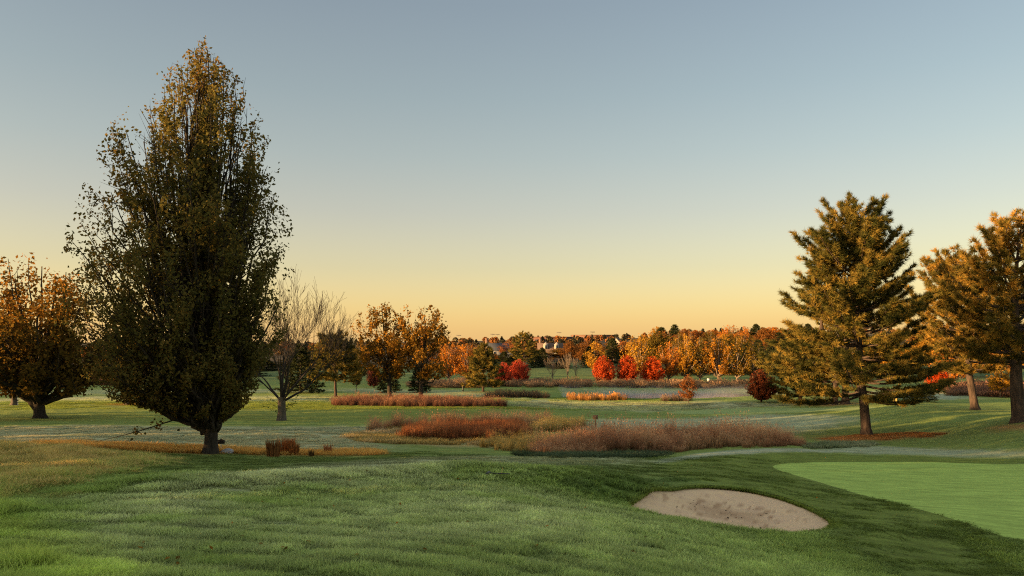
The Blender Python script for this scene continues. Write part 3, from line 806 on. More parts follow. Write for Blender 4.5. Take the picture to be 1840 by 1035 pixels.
def bez(a, c, b, n_):
    t = np.linspace(0, 1, n_)[:, None]
    return a * (1 - t) ** 2 + 2 * c * t * (1 - t) + b * t * t

def env_tree(seed, env, H, trunk_r, z_lo, nl, ns, nlf, leaf, asc=0.7, shoot=1.2, start=(0.12, 0.75), fork=1.0, gap=0.0, tone_f=None, twigs=True, inner=0.35, tight=1.04, gsc=1.0, t0=.25, zpow=None, spread=0.16, lean=(0, 0), limb_r=0.30, nside=6, clump=0.0):
    """a crown of leaves on shoots carried by limbs that run from the trunk to an envelope; env(z) -> centre x, centre y, radius"""
    r = np.random.default_rng(seed)
    wood, crown = MB(), MB()
    zs = np.linspace(0, H * .97, 12)
    ax = np.array([[env(z)[0] * sstep(z_lo * .5, H * .9, z) + lean[0] * z, env(z)[1] * sstep(z_lo * .5, H * .9, z) + lean[1] * z, z] for z in zs], float)
    ax[1:, :2] += r.normal(0, H * .004, (11, 2)).cumsum(0)
    tr = trunk_r * np.clip(1 - zs / H, 0.03, 1) ** fork
    fl = np.linspace(0, .6, 4)
    # flared foot
    foot = np.array([[ax[0, 0], ax[0, 1], -.25], [ax[0, 0], ax[0, 1], 0.05], [*(ax[0, :2] * .7 + ax[1, :2] * .3), zs[1] * .3]])
    wood.tube(np.concatenate([foot, ax[1:]]), np.concatenate([[trunk_r * 1.65, trunk_r * 1.35, trunk_r * 1.0], tr[1:]]), 10)
    sites, dirs = [], []
    for j in range(nl):
        u = (j + r.uniform()) / nl
        zt = z_lo + (H - z_lo) * ((1 - (1 - u) ** 0.9) if zpow is None else u ** zpow) * .98
        cx_, cy_, rad_ = env(zt)
        az = j * 2.39996 + r.normal(0, .35)
        rr_ = rad_ * r.uniform(.70, .94) if r.uniform() > inner else rad_ * r.uniform(.25, .7)
        T = np.array([cx_ + math.cos(az) * rr_, cy_ + math.sin(az) * rr_, zt])
        z0 = min(zt * r.uniform(*start), H * .8)
        z0 = max(z0, z_lo * .55)
        S = np.array([np.interp(z0, zs, ax[:, 0]), np.interp(z0, zs, ax[:, 1]), z0])
        horiz = T - S; horiz[2] = 0
        Cc = S + horiz * asc + np.array([0, 0, (T[2] - S[2]) * (0.38 + .25 * r.uniform())])
        pts = bez(S, Cc, T, 9)
        pts[1:-1] += r.normal(0, H * .006, (7, 3))
        rs = max(.02, np.interp(z0, zs, tr) * limb_r * (0.7 + .6 * r.uniform()) + .01)
        wood.tube(pts, rs * np.linspace(1, .15, 9), nside)
        L = np.linalg.norm(T - S)
        for q in range(ns):
            t = t0 + (1 - t0) * (q + r.uniform()) / ns
            p = pts[min(8, int(t * 8))] * (1 - (t * 8) % 1) + pts[min(8, int(t * 8) + 1)] * ((t * 8) % 1)
            o = p - np.array([cx_ * .6 + S[0] * .4, cy_ * .6 + S[1] * .4, p[2]]); o /= np.linalg.norm(o) + 1e-6
            d = o * r.uniform(.0, .8) + np.array([0, 0, 1.0]) * asc * r.uniform(.4, 1.3) + r.normal(0, .42, 3)
            d /= np.linalg.norm(d)
            ln = shoot * r.uniform(.5, 1.25) * (0.6 + .4 * t)
            e = p + d * ln
            ee = env(min(max(e[2], 0), H))
            if twigs and math.hypot(e[0] - ee[0], e[1] - ee[1]) < ee[2] * .93 and e[2] < H * .97: wood.tube(np.stack([p, p + d * ln * .5 + r.normal(0, .04, 3) * ln, e]), [rs * .16 + .006, rs * .09 + .004, .003], 3)
            k = nlf if clump == 0 else max(2, int(nlf * r.uniform(1 - clump, 1 + clump)))
            tt = r.uniform(.1, 1.05, k)[:, None]
            sites.append(p + d * ln * tt + r.normal(0, spread * ln * .9, (k, 3)))
            dirs.append(np.repeat(o[None], k, 0))
    S_ = np.concatenate(sites); D_ = np.concatenate(dirs)
    ez = np.array([env(z) for z in np.clip(S_[:, 2], 0, H)])
    dist = np.sqrt((S_[:, 0] - ez[:, 0]) ** 2 + (S_[:, 1] - ez[:, 1]) ** 2)
    ok = (dist < ez[:, 2] * tight + .12) & (S_[:, 2] > z_lo * .80) & (S_[:, 2] < H * 1.01)
    if gap > 0:
        g = fbm((S_[:, 0] * .9 + S_[:, 1] * .55) * gsc, (S_[:, 2] * .6 + S_[:, 1] * .3) * gsc, seed, 3)
        ok &= g > gap
    S_, D_ = S_[ok], D_[ok]
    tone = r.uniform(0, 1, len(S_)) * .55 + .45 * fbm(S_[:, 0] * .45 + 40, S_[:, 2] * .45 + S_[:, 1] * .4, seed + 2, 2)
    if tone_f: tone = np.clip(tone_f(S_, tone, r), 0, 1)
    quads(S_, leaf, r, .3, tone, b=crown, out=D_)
    return wood, crown, r

def outline(rows, m_per_px, y0, xc):
    """an envelope measured as (row, left column, right column)"""
    rows = sorted(rows, key=lambda q: -q[0])
    zz = np.array([(y0 - q[0]) * m_per_px for q in rows]); l_ = np.array([(q[1] - xc) * m_per_px for q in rows]); r_ = np.array([(q[2] - xc) * m_per_px for q in rows])
    def env(z):
        a, b = np.interp(z, zz, l_), np.interp(z, zz, r_)
        return ((a + b) / 2, 0.0, (b - a) / 2)
    return env, zz[-1]

def plant_tree(name, loc, label, cat, wood, crown, bark, leafm, group=None, rz=0, color=None, smooth=True):
    o = empty(name, loc, label, cat, group, rz)
    t = wood.build('trunk', bark, o, smooth)
    c = crown.build('crown', leafm, o)
    if color: c.color = (*color, 1)
    return o

# the tall tree on the left
b0 = onp(378, 815); S0 = b0.y / F
env, H0 = outline([(754, 352, 400), (738, 290, 424), (712, 215, 448), (690, 175, 458), (650, 143, 482), (600, 130, 502), (520, 129, 522), (450, 133, 525), (370, 166, 516), (310, 192, 498), (240, 216, 480), (190, 258, 458), (150, 292, 438), (110, 335, 400), (85, 350, 374), (69, 357, 367)], S0, 815, 378)
wood, crown, r_ = env_tree(3, env, H0, 0.30, 1.9, 290, 11, 44, 0.165, asc=.62, shoot=1.25, start=(.10, .55), fork=.9, gap=.415,
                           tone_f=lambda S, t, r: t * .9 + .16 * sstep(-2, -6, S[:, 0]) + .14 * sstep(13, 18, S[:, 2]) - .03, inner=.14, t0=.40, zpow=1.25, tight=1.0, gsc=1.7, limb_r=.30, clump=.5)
for px, py, L in ((308, 150, 50), (300, 175, 40), (402, 135, 40), (430, 150, 38), (338, 110, 30), (360, 82, 14)):
    p = np.array([(px - 378) * S0, r_.normal(0, .5), (815 - py) * S0 - .6])
    wood.tube([p, p + (r_.normal(0, .05), 0, L * S0 * .6), p + (r_.normal(0, .1), 0, L * S0 * 1.15)], [.018, .012, .005], 3)
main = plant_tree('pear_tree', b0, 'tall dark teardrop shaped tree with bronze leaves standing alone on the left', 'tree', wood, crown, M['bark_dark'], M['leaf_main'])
br, lf = MB(), MB()
pts = np.array([[-.1, -.3, 2.0], [-1.2, -.5, 1.75], [-2.1, -.6, 1.45], [-3.2, -.65, 1.1], [-4.2, -.7, .85], [-5.2, -.7, .62]])
br.tube(pts, np.linspace(.045, .008, 6), 5)
q = np.concatenate([pts[i_] + r_.normal(0, .16, (14, 3)) for i_ in (1, 2, 2, 3, 3)])
b_ = br.build('low_branch', M['bark_dark'], main); quads(q, .17, r_, .2, b=lf); lf.build('leaves', M['leaf_main'], b_)

# the forked orange tree at the left edge
b1 = onp(72, 752); S1 = b1.y / F
env, H1 = outline([(705, -40, 130), (680, -110, 158), (640, -140, 172), (590, -150, 168), (540, -140, 150), (500, -110, 122), (478, -60, 85), (458, 10, 62)], S1, 752, 50)
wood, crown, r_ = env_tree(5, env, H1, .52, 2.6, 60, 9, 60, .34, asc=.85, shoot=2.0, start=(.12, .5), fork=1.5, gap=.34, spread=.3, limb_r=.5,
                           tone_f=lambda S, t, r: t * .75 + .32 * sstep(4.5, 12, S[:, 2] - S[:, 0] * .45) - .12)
wood.tube([(-.2, 0, .9), (-1.3, .1, 2.2), (-2.4, .2, 3.4), (-3.6, 0, 5.2), (-4.5, 0, 7.5)], [.40, .34, .26, .15, .03], 8)
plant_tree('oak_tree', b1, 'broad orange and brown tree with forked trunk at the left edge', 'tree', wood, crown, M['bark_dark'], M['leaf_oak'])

# trees partly hidden behind those two
def small_env(H, rmax, z_lo, shape=1.0):
    def env(z):
        t = min(max((z - z_lo) / (H - z_lo), 0), 1)
        return (0, 0, rmax * (math.sin(math.pi * min(1, (t ** shape) * .93 + .07)) ** .6) + .05)
    return env
for px, py, Hh, Rr, lab, cat_, lm in ((25, 728, 13, 4.5, 'dark slender trunk with brown crown behind the forked tree', 'tree', 'leaf_oak'),
                                      (398, 748, 11, 3.2, 'tree hidden behind the tall dark tree, its pale trunk just showing', 'tree', 'leaf_oak'),
                                      (229, 727, 9, 3.5, 'tree behind the low branches, with orange leaves strewn at its foot', 'tree', 'leaf_oak')):
    p = onp(px, py)
    wood, crown, r_ = env_tree(int(px), small_env(Hh, Rr, 3.0), Hh, .36, 3.0, 30, 6, 26, .42, shoot=1.8, spread=.3, gap=.35)
    plant_tree('oak_tree', p, lab, cat_, wood, crown, M['bark_grey'], M[lm])

# bare trees
def grow(b, p, d, L, rad_, lv, r, up=.12, kink=.10, nb=(3, 5), shrink=.68, minr=.006, ang=.6, sides=5):
    n_ = 5
    pts = [p]; dd = d / np.linalg.norm(d)
    for k in range(n_):
        dd = dd + r.normal(0, kink, 3) + np.array([0, 0, up]); dd /= np.linalg.norm(dd)
        pts.append(pts[-1] + dd * L / n_)
    pts = np.array(pts)
    r1 = max(minr, rad_ * .5)
    b.tube(pts, np.linspace(rad_, r1, n_ + 1), sides if lv > 1 else 3)
    if lv == 0: return
    for k in range(r.integers(nb[0], nb[1] + 1)):
        t = r.uniform(.35, 1.0) if k else 1.0
        i_ = min(n_ - 1, int(t * n_)); q = pts[i_] * (1 - (t * n_ - i_)) + pts[i_ + 1] * (t * n_ - i_)
        ax = np.cross(dd, r.normal(size=3)); ax /= np.linalg.norm(ax) + 1e-9
        a = ang * r.uniform(.5, 1.3) * (0.5 if k == 0 else 1)
        nd = dd * math.cos(a) + ax * math.sin(a)
        grow(b, q, nd, L * shrink * r.uniform(.75, 1.2), max(minr, (rad_ + (r1 - rad_) * t) * .62), lv - 1, r, up, kink, nb, shrink, minr, ang, sides)

b2 = onp(506, 755); r_ = np.random.default_rng(12)
o = empty('bare_tree', b2, 'leafless vase shaped tree right of the tall dark tree', 'tree')
tb = MB()
tb.tube([(0, 0, -.2), (0, 0, 0.1), (0.02, 0, .8), (0, 0, 2.2)], [.60, .46, .37, .36], 10)
lb = MB()
for a, t, L, rd in ((2.7, .75, 3.8, .13), (-.3, .65, 4.7, .15), (.4, .95, 4.4, .13), (1.8, .25, 4.6, .18), (-1.6, .45, 4.0, .15), (3.6, .75, 3.3, .10), (.1, .2, 4.8, .19), (-.9, .85, 3.4, .11)):
    grow(lb, np.array([0, 0, 2.0 - .3 * t]), np.array([math.cos(a) * t * 1.15, math.sin(a) * t, 1 - t * .6]), L * .86, rd, 5, r_, up=.075, kink=.09, nb=(2, 4), shrink=.72, minr=.010, ang=.48)
tb.build('trunk', M['bark_grey'], o, True); lb.build('limbs', plain('dark_limbs', (0.03, 0.023, 0.017), .95), o)
sh, sl = MB(), MB()
for k in range(9):
    a = r_.uniform(0, 6.28); p = np.array([math.cos(a) * .3, math.sin(a) * .3, r_.uniform(.6, 1.8)]); e = p + np.array([math.cos(a), math.sin(a), r_.uniform(.1, .9)]) * r_.uniform(.8, 1.9)
    sh.tube([p, (p + e) / 2 + (0, 0, .1), e], [.015, .01, .005], 3); quads(p + (e - p) * r_.uniform(.4, 1.05, (9, 1)) + r_.normal(0, .08, (9, 3)), .2, r_, b=sl)
s_o = sh.build('shoots', M['twig'], o); sl.build('leaves', M['green_shoot'], s_o)

# pines
def pine(seed, H, crown_lo, prof, trunk_r, lean=(0, 0), whorl=.75, nb=6, tufts=5, nlen=.30, nw=.03, needles=13, up0=.05, up1=.9, curve=.35, bend=0.0, sub=8):
    """prof(t, azimuth) -> branch length at crown height fraction t"""
    r = np.random.default_rng(seed); wood, fol = MB(), MB()
    zs = np.linspace(0, H, 14)
    ax = np.stack([lean[0] * zs + bend * np.sin(zs / H * 3.0), lean[1] * zs, zs], 1)
    ax[2:, :2] += r.normal(0, .035, (12, 2)).cumsum(0)
    tr = trunk_r * np.clip(1 - zs / H, .03, 1) ** .8
    wood.tube(np.concatenate([[ax[0] - (0, 0, .3)], [ax[0] + (0, 0, .05)], [ax[0] * .6 + ax[1] * .4], ax[1:]]), np.concatenate([[trunk_r * 1.6, trunk_r * 1.32, trunk_r], tr[1:]]), 10)
    PS, PD, PT = [], [], []
    z = crown_lo
    while z < H * .985:
        t = (z - crown_lo) / (H - crown_lo)
        n_ = nb if t < .85 else 4
        az0 = r.uniform(0, 6.28)
        for j in range(n_):
            az = az0 + j * 6.283 / n_ + r.normal(0, .25)
            L = prof(t, az) * r.uniform(.72, 1.1)
            zz = z + r.normal(0, whorl * .14)
            S = np.array([np.interp(zz, zs, ax[:, 0]), np.interp(zz, zs, ax[:, 1]), zz])
            el = up0 + (up1 - up0) * t ** 1.3 + r.normal(0, .10)
            hd = np.array([math.cos(az), math.sin(az), 0])
            T = S + hd * L * math.cos(el) + np.array([0, 0, L * math.sin(el) + L * curve * .35])
            Cc = S + hd * L * .55 * math.cos(el) + np.array([0, 0, L * .5 * math.sin(el) - L * curve * .25])
            pts = bez(S, Cc, T, 8)
            wood.tube(pts, max(.018, .028 * L ** .5 * trunk_r / .3) * np.linspace(1.2, .2, 8), 5)
            side = np.cross(hd, [0, 0, 1])
            ns = max(3, int(sub * L / 3.5))
            for q in range(ns):
                u = .28 + .72 * (q + r.uniform()) / ns
                i_ = min(6, int(u * 7)); p = pts[i_] + (pts[i_ + 1] - pts[i_]) * (u * 7 - i_)
                sgn = 1 if q % 2 else -1
                tl = (0.22 + .20 * (1 - u)) * L ** .75 * r.uniform(.5, 1.2)
                d = hd * .75 + side * sgn * r.uniform(.25, 1.0) + np.array([0, 0, r.uniform(.0, .25) + .7 * t])
                d /= np.linalg.norm(d)
                e = p + d * tl
                wood.tube(np.stack([p, e]), [.016, .005], 3)
                k = tufts
                uu = np.linspace(.35, 1.0, k)[:, None]
                PS.append(p + (e - p) * uu + r.normal(0, .06, (k, 3))); dd = np.repeat(d[None], k, 0); dd[:, 2] += .35; PD.append(dd)
                PT.append(np.full(k, r.uniform(0, .6)))
            PS.append(T[None]); PD.append((T - Cc)[None] / np.linalg.norm(T - Cc)); PT.append(np.array([.5]))
        z += whorl * r.uniform(.75, 1.25) * (1 - .25 * t)
    P = np.concatenate(PS); D = np.concatenate(PD); TT = np.concatenate(PT)
    for q in range(4):
        P = np.concatenate([P, ax[-1][None] - (0, 0, .35 * q)]); D = np.concatenate([D, [[0, 0, 1]]]); TT = np.append(TT, .6)
    n_ = len(P)
    P = np.repeat(P, needles, 0); D = np.repeat(D, needles, 0); TT = np.repeat(TT, needles)
    D = D / (np.linalg.norm(D, axis=1)[:, None] + 1e-9) + r.normal(0, .62, D.shape); D /= np.linalg.norm(D, axis=1)[:, None]
    s = np.cross(D, r.normal(size=D.shape)); s /= np.linalg.norm(s, axis=1)[:, None] + 1e-9
    L = (nlen * r.uniform(.6, 1.25, len(P)))[:, None]
    v = np.stack([P - s * nw, P + s * nw, P + D * L], 1).reshape(-1, 3)
    f = np.arange(len(P) * 3).reshape(-1, 3)
    fol.add(v, f, np.clip(TT * 1.25 + r.uniform(0, .2, len(P)), 0, 1))
    return wood, fol

def side_prof(base, left=1.0, right=1.0):
    return lambda t, az: base(t) * (1 + (right - 1) * max(0, math.cos(az)) + (left - 1) * max(0, -math.cos(az)))

b3 = onp(1557, 781); S3 = b3.y / F
H3 = (781 - 384) * S3
pb = lambda t: 7.3 * (1 - t) ** .45 * (0.88 + .12 * math.sin(t * 21)) + .4
wood, fol = pine(21, H3, 3.3, side_prof(pb, 1.16, .95), .40, lean=(-.026, 0), whorl=1.0, nb=9, tufts=7, nlen=.42, nw=.021, needles=20, bend=-.35, sub=12, curve=.42, up1=.8)
# secondary leaders on the upper left
for k, (dx, z0, zt) in enumerate(((-1.6, 10, 16.6), (-3.5, 9, 14.6), (1.1, 11, 15.6))):
    w2, f2 = pine(60 + k, zt - z0, .8, lambda t, az: 1.7 * (1 - t) ** .8 + .35, .12, whorl=.5, nb=5, tufts=5, nlen=.34, nw=.026, needles=13, sub=9, up0=.3)
    off = np.array([dx - .026 * z0, 0.3 * k - .3, z0])
    for MBs, MBd in ((w2, wood), (f2, fol)):
        for v, f, t in zip(MBs.v, MBs.f, MBs.t):
            pass
        n0 = 0
        for v, f, t in zip(MBs.v, MBs.f, MBs.t):
            MBd.add(v + off, f - n0, t); n0 += len(v)
plant_tree('pine_tree', b3, 'large pine with scaly leaning trunk on the needle carpet', 'tree', wood, fol, M['bark_pine'], M['needle'])

b4 = onp(1752, 736); S4 = b4.y / F
wood, fol = pine(22, 258 * S4, 4.2, side_prof(lambda t: 7.2 * (1 - t) ** .5 * min(1, .55 + t * 1.6) + .5, 1.0, .9), .42, lean=(-.15, 0), whorl=1.05, nb=7, nlen=.48, nw=.027, needles=19, sub=12, tufts=6, curve=.6, up0=.12, up1=.9)
plant_tree('pine_tree', b4, 'pine with bare lower trunk tilting left, second from the right edge', 'tree', wood, fol, M['bark_pine'], M['needle_gold'])
b5 = onp(1832, 758); S5 = b5.y / F
wood, fol = pine(23, 340 * S5, 4.6, side_prof(lambda t: 8.4 * (1 - t) ** .55 * min(1, .6 + t) + .5, .82, 1.0), .52, lean=(.0, 0), whorl=1.05, nb=7, nlen=.46, nw=.025, needles=19, sub=12, tufts=6, curve=.6, up0=.15, up1=.9, bend=-.5)
plant_tree('pine_tree', b5, 'tall pine with thick dark trunk cut by the right edge', 'tree', wood, fol, M['bark_pine'], M['needle_gold'])
b6 = onp(1519, 726)
wood, fol = pine(24, 16, 4.0, lambda t, az: 5.6 * (1 - t) ** .55 + .4, .50, whorl=1.0, nb=5, nlen=.5, nw=.045, needles=9, sub=8)
wood.tube([(-1.3, .3, -.3), (-1.2, .3, 2), (-1.0, .3, 6), (-.5, .3, 10)], [.42, .34, .28, .15], 8)
plant_tree('pine_tree', b6, 'pine with twin sunlit trunks behind the big leaning pine', 'tree', wood, fol, M['bark_pine'], M['needle'])
b7 = onp(1438, 722)
wood, fol = pine(25, 9.0, .9, lambda t, az: 4.9 * (1 - t) ** .6 + .4, .30, whorl=.65, nb=7, nlen=.5, nw=.045, needles=11, sub=9)
plant_tree('pine_tree', b7, 'low bushy dark pine left of the big leaning pine', 'tree', wood, fol, M['bark_pine'], M['needle'])

# ---- smaller and farther trees: kinds are built once per variant and copied
def unit_tree(kind, seed):
    """meshes of a tree about 10 m tall"""
    H = 10.0
    if kind == 'spreading':      # open golden crown on visible limbs
        def env(z):
            t = min(max((z - 2.6) / 7.4, 0), 1)
            return (0, 0, 4.2 * math.sin(math.pi * (t * .86 + .14) ** .9) ** .55 + .1)
        w, c, _ = env_tree(seed, env, H, .24, 2.6, 34, 7, 22, .34, asc=.62, shoot=1.5, start=(.22, .45), fork=.7, gap=.40, spread=.24, limb_r=.55, inner=.45, twigs=False, nside=5)
    elif kind == 'round':        # dense low crown
        def env(z):
            t = min(max((z - .9) / 9.1, 0), 1)
            return (0, 0, 4.5 * math.sin(math.pi * (t * .9 + .1) ** .85) ** .65 + .1)
        w, c, _ = env_tree(seed, env, H, .28, 1.0, 70, 7, 22, .44, asc=.75, shoot=1.5, start=(.15, .4), gap=.22, spread=.25, twigs=False, nside=4)
    elif kind == 'slender':
        def env(z):
            t = min(max((z - 2.2) / 7.8, 0), 1)
            return (0, 0, 2.7 * math.sin(math.pi * (t * .88 + .12) ** .8) ** .7 + .08)
        w, c, _ = env_tree(seed, env, H, .14, 2.2, 34, 6, 20, .36, asc=.6, shoot=1.3, start=(.25, .6), gap=.38, spread=.24, twigs=False, nside=4)
    elif kind == 'spruce':
        w, c = pine(seed, H, .7, lambda t, az: 3.4 * (1 - t) ** .85 + .2, .20, whorl=.5, nb=7, tufts=3, nlen=.48, nw=.075, needles=6, up0=-.12, up1=.5, sub=7, curve=.15)
    elif kind == 'pine':
        w, c = pine(seed, H, 2.2, lambda t, az: 3.6 * (1 - t) ** .5 * min(1, .5 + 2 * t) + .3, .22, whorl=.75, nb=6, tufts=4, nlen=.5, nw=.07, needles=7, up0=.05, up1=.8, sub=7)
    elif kind == 'bare':
        r = np.random.default_rng(seed); w, c = MB(), None
        w.tube([(0, 0, -.2), (0, 0, .1), (.05, 0, 1.6), (0, 0, 3.2)], [.3, .22, .18, .15], 6)
        for k in range(6):
            a = k * 1.05 + r.uniform(-.3, .3); t = r.uniform(.15, .55)
            grow(w, np.array([0, 0, r.uniform(2.0, 3.1)]), np.array([math.cos(a) * t, math.sin(a) * t, 1]), 2.9, .10, 3, r, up=.06, kink=.08, nb=(3, 4), shrink=.68, minr=.024, ang=.45, sides=4)
    return w, c
UNIT = {}
bark_of = {'spreading': 'bark_pale', 'round': 'bark_dark', 'slender': 'bark_grey', 'spruce': 'bark_dark', 'pine': 'bark_pine', 'bare': 'bark_pale'}
leaf_of = {'spruce': 'spruce', 'pine': 'needle'}
for kind, nv in (('spreading', 4), ('round', 3), ('slender', 2), ('spruce', 3), ('pine', 2), ('bare', 2)):
    for v in range(nv):
        w, c = unit_tree(kind, 200 + v * 7 + len(kind))
        UNIT[kind, v] = (w.mesh('trunk', M[bark_of[kind]], True), c.mesh('crown', M[leaf_of.get(kind, 'leaf')]) if c else None)
NAME = {'spreading': 'shade_tree', 'round': 'maple_tree', 'slender': 'young_tree', 'spruce': 'spruce_tree', 'pine': 'pine_tree', 'bare': 'bare_tree'}
HALF = {'spreading': 4.3, 'round': 4.6, 'slender': 2.8, 'spruce': 3.5, 'pine': 3.9, 'bare': 3.6}
trnd = random.Random(4)
def tree(kind, px, py, top, width, label, color=None, d=None, group=None, var=None):
    """a tree whose foot is at photo pixel (px, py), top row and crown width in photo pixels"""
    p = onp(px, py) if d is None else on(px, d)
    s = p.y / F
    foot = HY + F * (CZ - p.z) / p.y
    h = max(1.0, (foot - top) * s) / 10.0; w = width * s / 2 / HALF[kind]
    nv = len([1 for k in UNIT if k[0] == kind])
    tm, cm = UNIT[kind, trnd.randrange(nv) if var is None else var]
    o = empty(NAME[kind], p, label, 'tree', group, trnd.uniform(0, 6.28))
    o.scale = (w, w, h)
    link('trunk', tm, o)
    if cm:
        c = link('crown', cm, o)
        c.color = (*(color or (0.3, .15, .03)), 1)
    return o
GOLD = (0.46, 0.24, 0.03); AMB = (0.52, 0.20, 0.03); REDM = (0.54, 0.09, 0.024); OLIVE = (0.14, 0.10, 0.02); CRIM = (0.52, 0.09, 0.045); BRWN = (0.24, 0.105, 0.03)
# the middle pair and its neighbours (own crowns)
for px, py, rows, lab, sd_ in (
    (700, 713, [(668, 672, 728), (652, 640, 742), (620, 626, 745), (590, 628, 740), (570, 640, 728), (555, 655, 712), (543, 668, 705)], 'golden brown open tree, left one of the middle pair', 31),
    (756, 714, [(672, 735, 800), (655, 722, 812), (620, 716, 819), (590, 716, 817), (570, 719, 808), (556, 722, 790), (545, 732, 765)], 'golden brown open tree, right one of the middle pair', 32)):
    p = onp(px, py); S_ = p.y / F
    env, Hh = outline(rows, S_, py, px)
    wood, crown, r_ = env_tree(sd_, env, Hh, .36, 3.6, 40, 8, 34, .40, asc=.8, shoot=1.9, start=(.3, .65), gap=.46, spread=.24, limb_r=.34, clump=.7)
    plant_tree('sycamore_tree', p, lab, 'tree', wood, crown, M['bark_dark'], M['leaf_gold'])
tree('spruce', 540, 706, 620, 86, 'dark drooping evergreen behind the leafless tree')
for px, py, top, wpx, lab, sd_, lo, ex in ((603, 713, 606, 82, 'dark flat topped pine left of the middle pair', 41, 2.6, .35), (868, 704, 624, 64, 'green conifer with golden top on the near pond bank', 42, 1.2, .6)):
    p = onp(px, py); k_ = p.y / F
    wood, fol = pine(sd_, (py - top) * k_, lo, lambda t, az, w_=wpx * k_ * .5, ex=ex: w_ * 1.08 * (1 - t) ** ex + .3, .24, whorl=.72, nb=8, tufts=5, nlen=.55, nw=.05, needles=10, sub=8, up0=.0, up1=.7)
    plant_tree('pine_tree', p, lab, 'tree', wood, fol, M['bark_pine'], M['needle'])
tree('spruce', 700, 706, 652, 46, 'low dark evergreen behind the left trunk of the middle pair')
tree('spruce', 752, 705, 655, 40, 'low dark evergreen behind the right trunk of the middle pair')
tree('slender', 640, 703, 640, 26, 'small dark tree between the flat topped pine and the middle pair', OLIVE)
tree('round', 672, 697, 655, 30, 'small dusky red tree behind the left one of the middle pair', (0.22, .07, .045))
tree('spreading', 645, 690, 620, 60, 'olive and gold tree behind the flat topped pine', OLIVE)
tree('spreading', 806, 690, 615, 60, 'golden tree just right of the middle pair', AMB)
tree('spreading', 838, 690, 618, 70, 'orange tree behind the green and gold conifer', AMB)
tree('round', 905, 694, 650, 37, 'narrow crimson maple right of the green and gold conifer', CRIM)
tree('round', 932, 691, 645, 45, 'wider crimson maple, right one of the crimson pair', CRIM)
tree('round', 1085, 692, 638, 45, 'red maple, leftmost of three by the pond', (0.54, .095, .025))
tree('round', 1127, 692, 637, 46, 'red maple, middle one of three by the pond', REDM)
tree('round', 1172, 692, 639, 49, 'brightest red maple, rightmost of three by the pond', (0.60, .10, .022))
tree('slender', 1237, 725, 672, 36, 'small rusty cone shaped sapling in front of the pond', (0.30, .11, .03), var=0)
tree('round', 1368, 723, 662, 56, 'small dark red bushy tree at the right end of the pond', (0.17, .05, .022), var=1)
# far lawn: bare and golden trees
tree('bare', 993, 690, 640, 44, 'pale leafless tree with low side limb on the far lawn', var=0)
tree('bare', 1020, 688, 632, 30, 'tall thin leafless tree with reddish trunk on the far lawn', var=1)
tree('bare', 1035, 689, 640, 26, 'thin leafless tree beside the reddish trunk', var=0)
tree('slender', 1070, 678, 612, 44, 'gold tree behind the leftmost red maple', GOLD, d=200)
gd = [(1150, 600, 84, 'wide domed gold tree behind the three red maples'), (1202, 612, 60, 'gold tree right of the wide domed one, thin dark trunk'), (1233, 598, 66, 'tall gold tree above the rusty sapling'),
      (1258, 602, 70, 'gold tree with pale forked trunk right of the rusty sapling'), (1291, 602, 72, 'bright gold tree with pale curving trunks'), (1325, 604, 70, 'olive gold tree with pale side limbs beside the dark wood'), (1352, 606, 60, 'olive gold tree nearest the small dark red tree')]
for i_, (px, tp, w_, lab) in enumerate(gd):
    tree('spreading', px, 691 if px > 1180 else 684, tp, w_, lab, (GOLD, AMB, GOLD, OLIVE, (0.44, .2, .025), (0.24, .14, .022), OLIVE)[i_])
# dark evergreens in the second row
for px, py, tp, w_, lab in ((942, 672, 600, 62, 'big pine with golden tufts rising behind the crimson pair'),):
    tree('pine', px, py, tp, w_, lab, d=235, var=0)
for k, (px, tp, w_) in enumerate(((905, 632, 40), (962, 630, 36), (975, 625, 34), (1010, 645, 36), (1060, 622, 40), (1100, 608, 44), (1000, 652, 40), (920, 640, 40))):
    tree('spruce', px, 0, tp, w_, 'dark conical evergreen ' + ('under the tall chimney house', 'between the two far houses, left of the brown roof', 'right beside the brown roofed house', 'right below the arched dormers', 'right of the dormered house', 'above the leftmost red maple', 'low under the dormered house', 'beneath the slate blue house')[k], d=240 + 6 * (k % 3), group='dark evergreens in front of the far houses')
for k, (px, tp, w_) in enumerate(((1225, 632, 44), (1255, 628, 46), (1282, 626, 46), (1310, 622, 48), (1338, 618, 50), (1362, 612, 50), (1390, 612, 54), (1420, 620, 50))):
    tree('spruce', px, 0, tp, w_, 'dark evergreen in the shaded row, ' + ('leftmost, above the rusty sapling', 'second, behind the pale forked trunk', 'behind the white box', 'behind the pale curving trunks', 'between the last two pale trunked gold trees', 'above the dark red bushy tree', 'touching the low bushy pine', 'hidden behind the low bushy pine')[k], d=205 + 7 * (k % 3), group='shaded evergreens behind the gold trees')
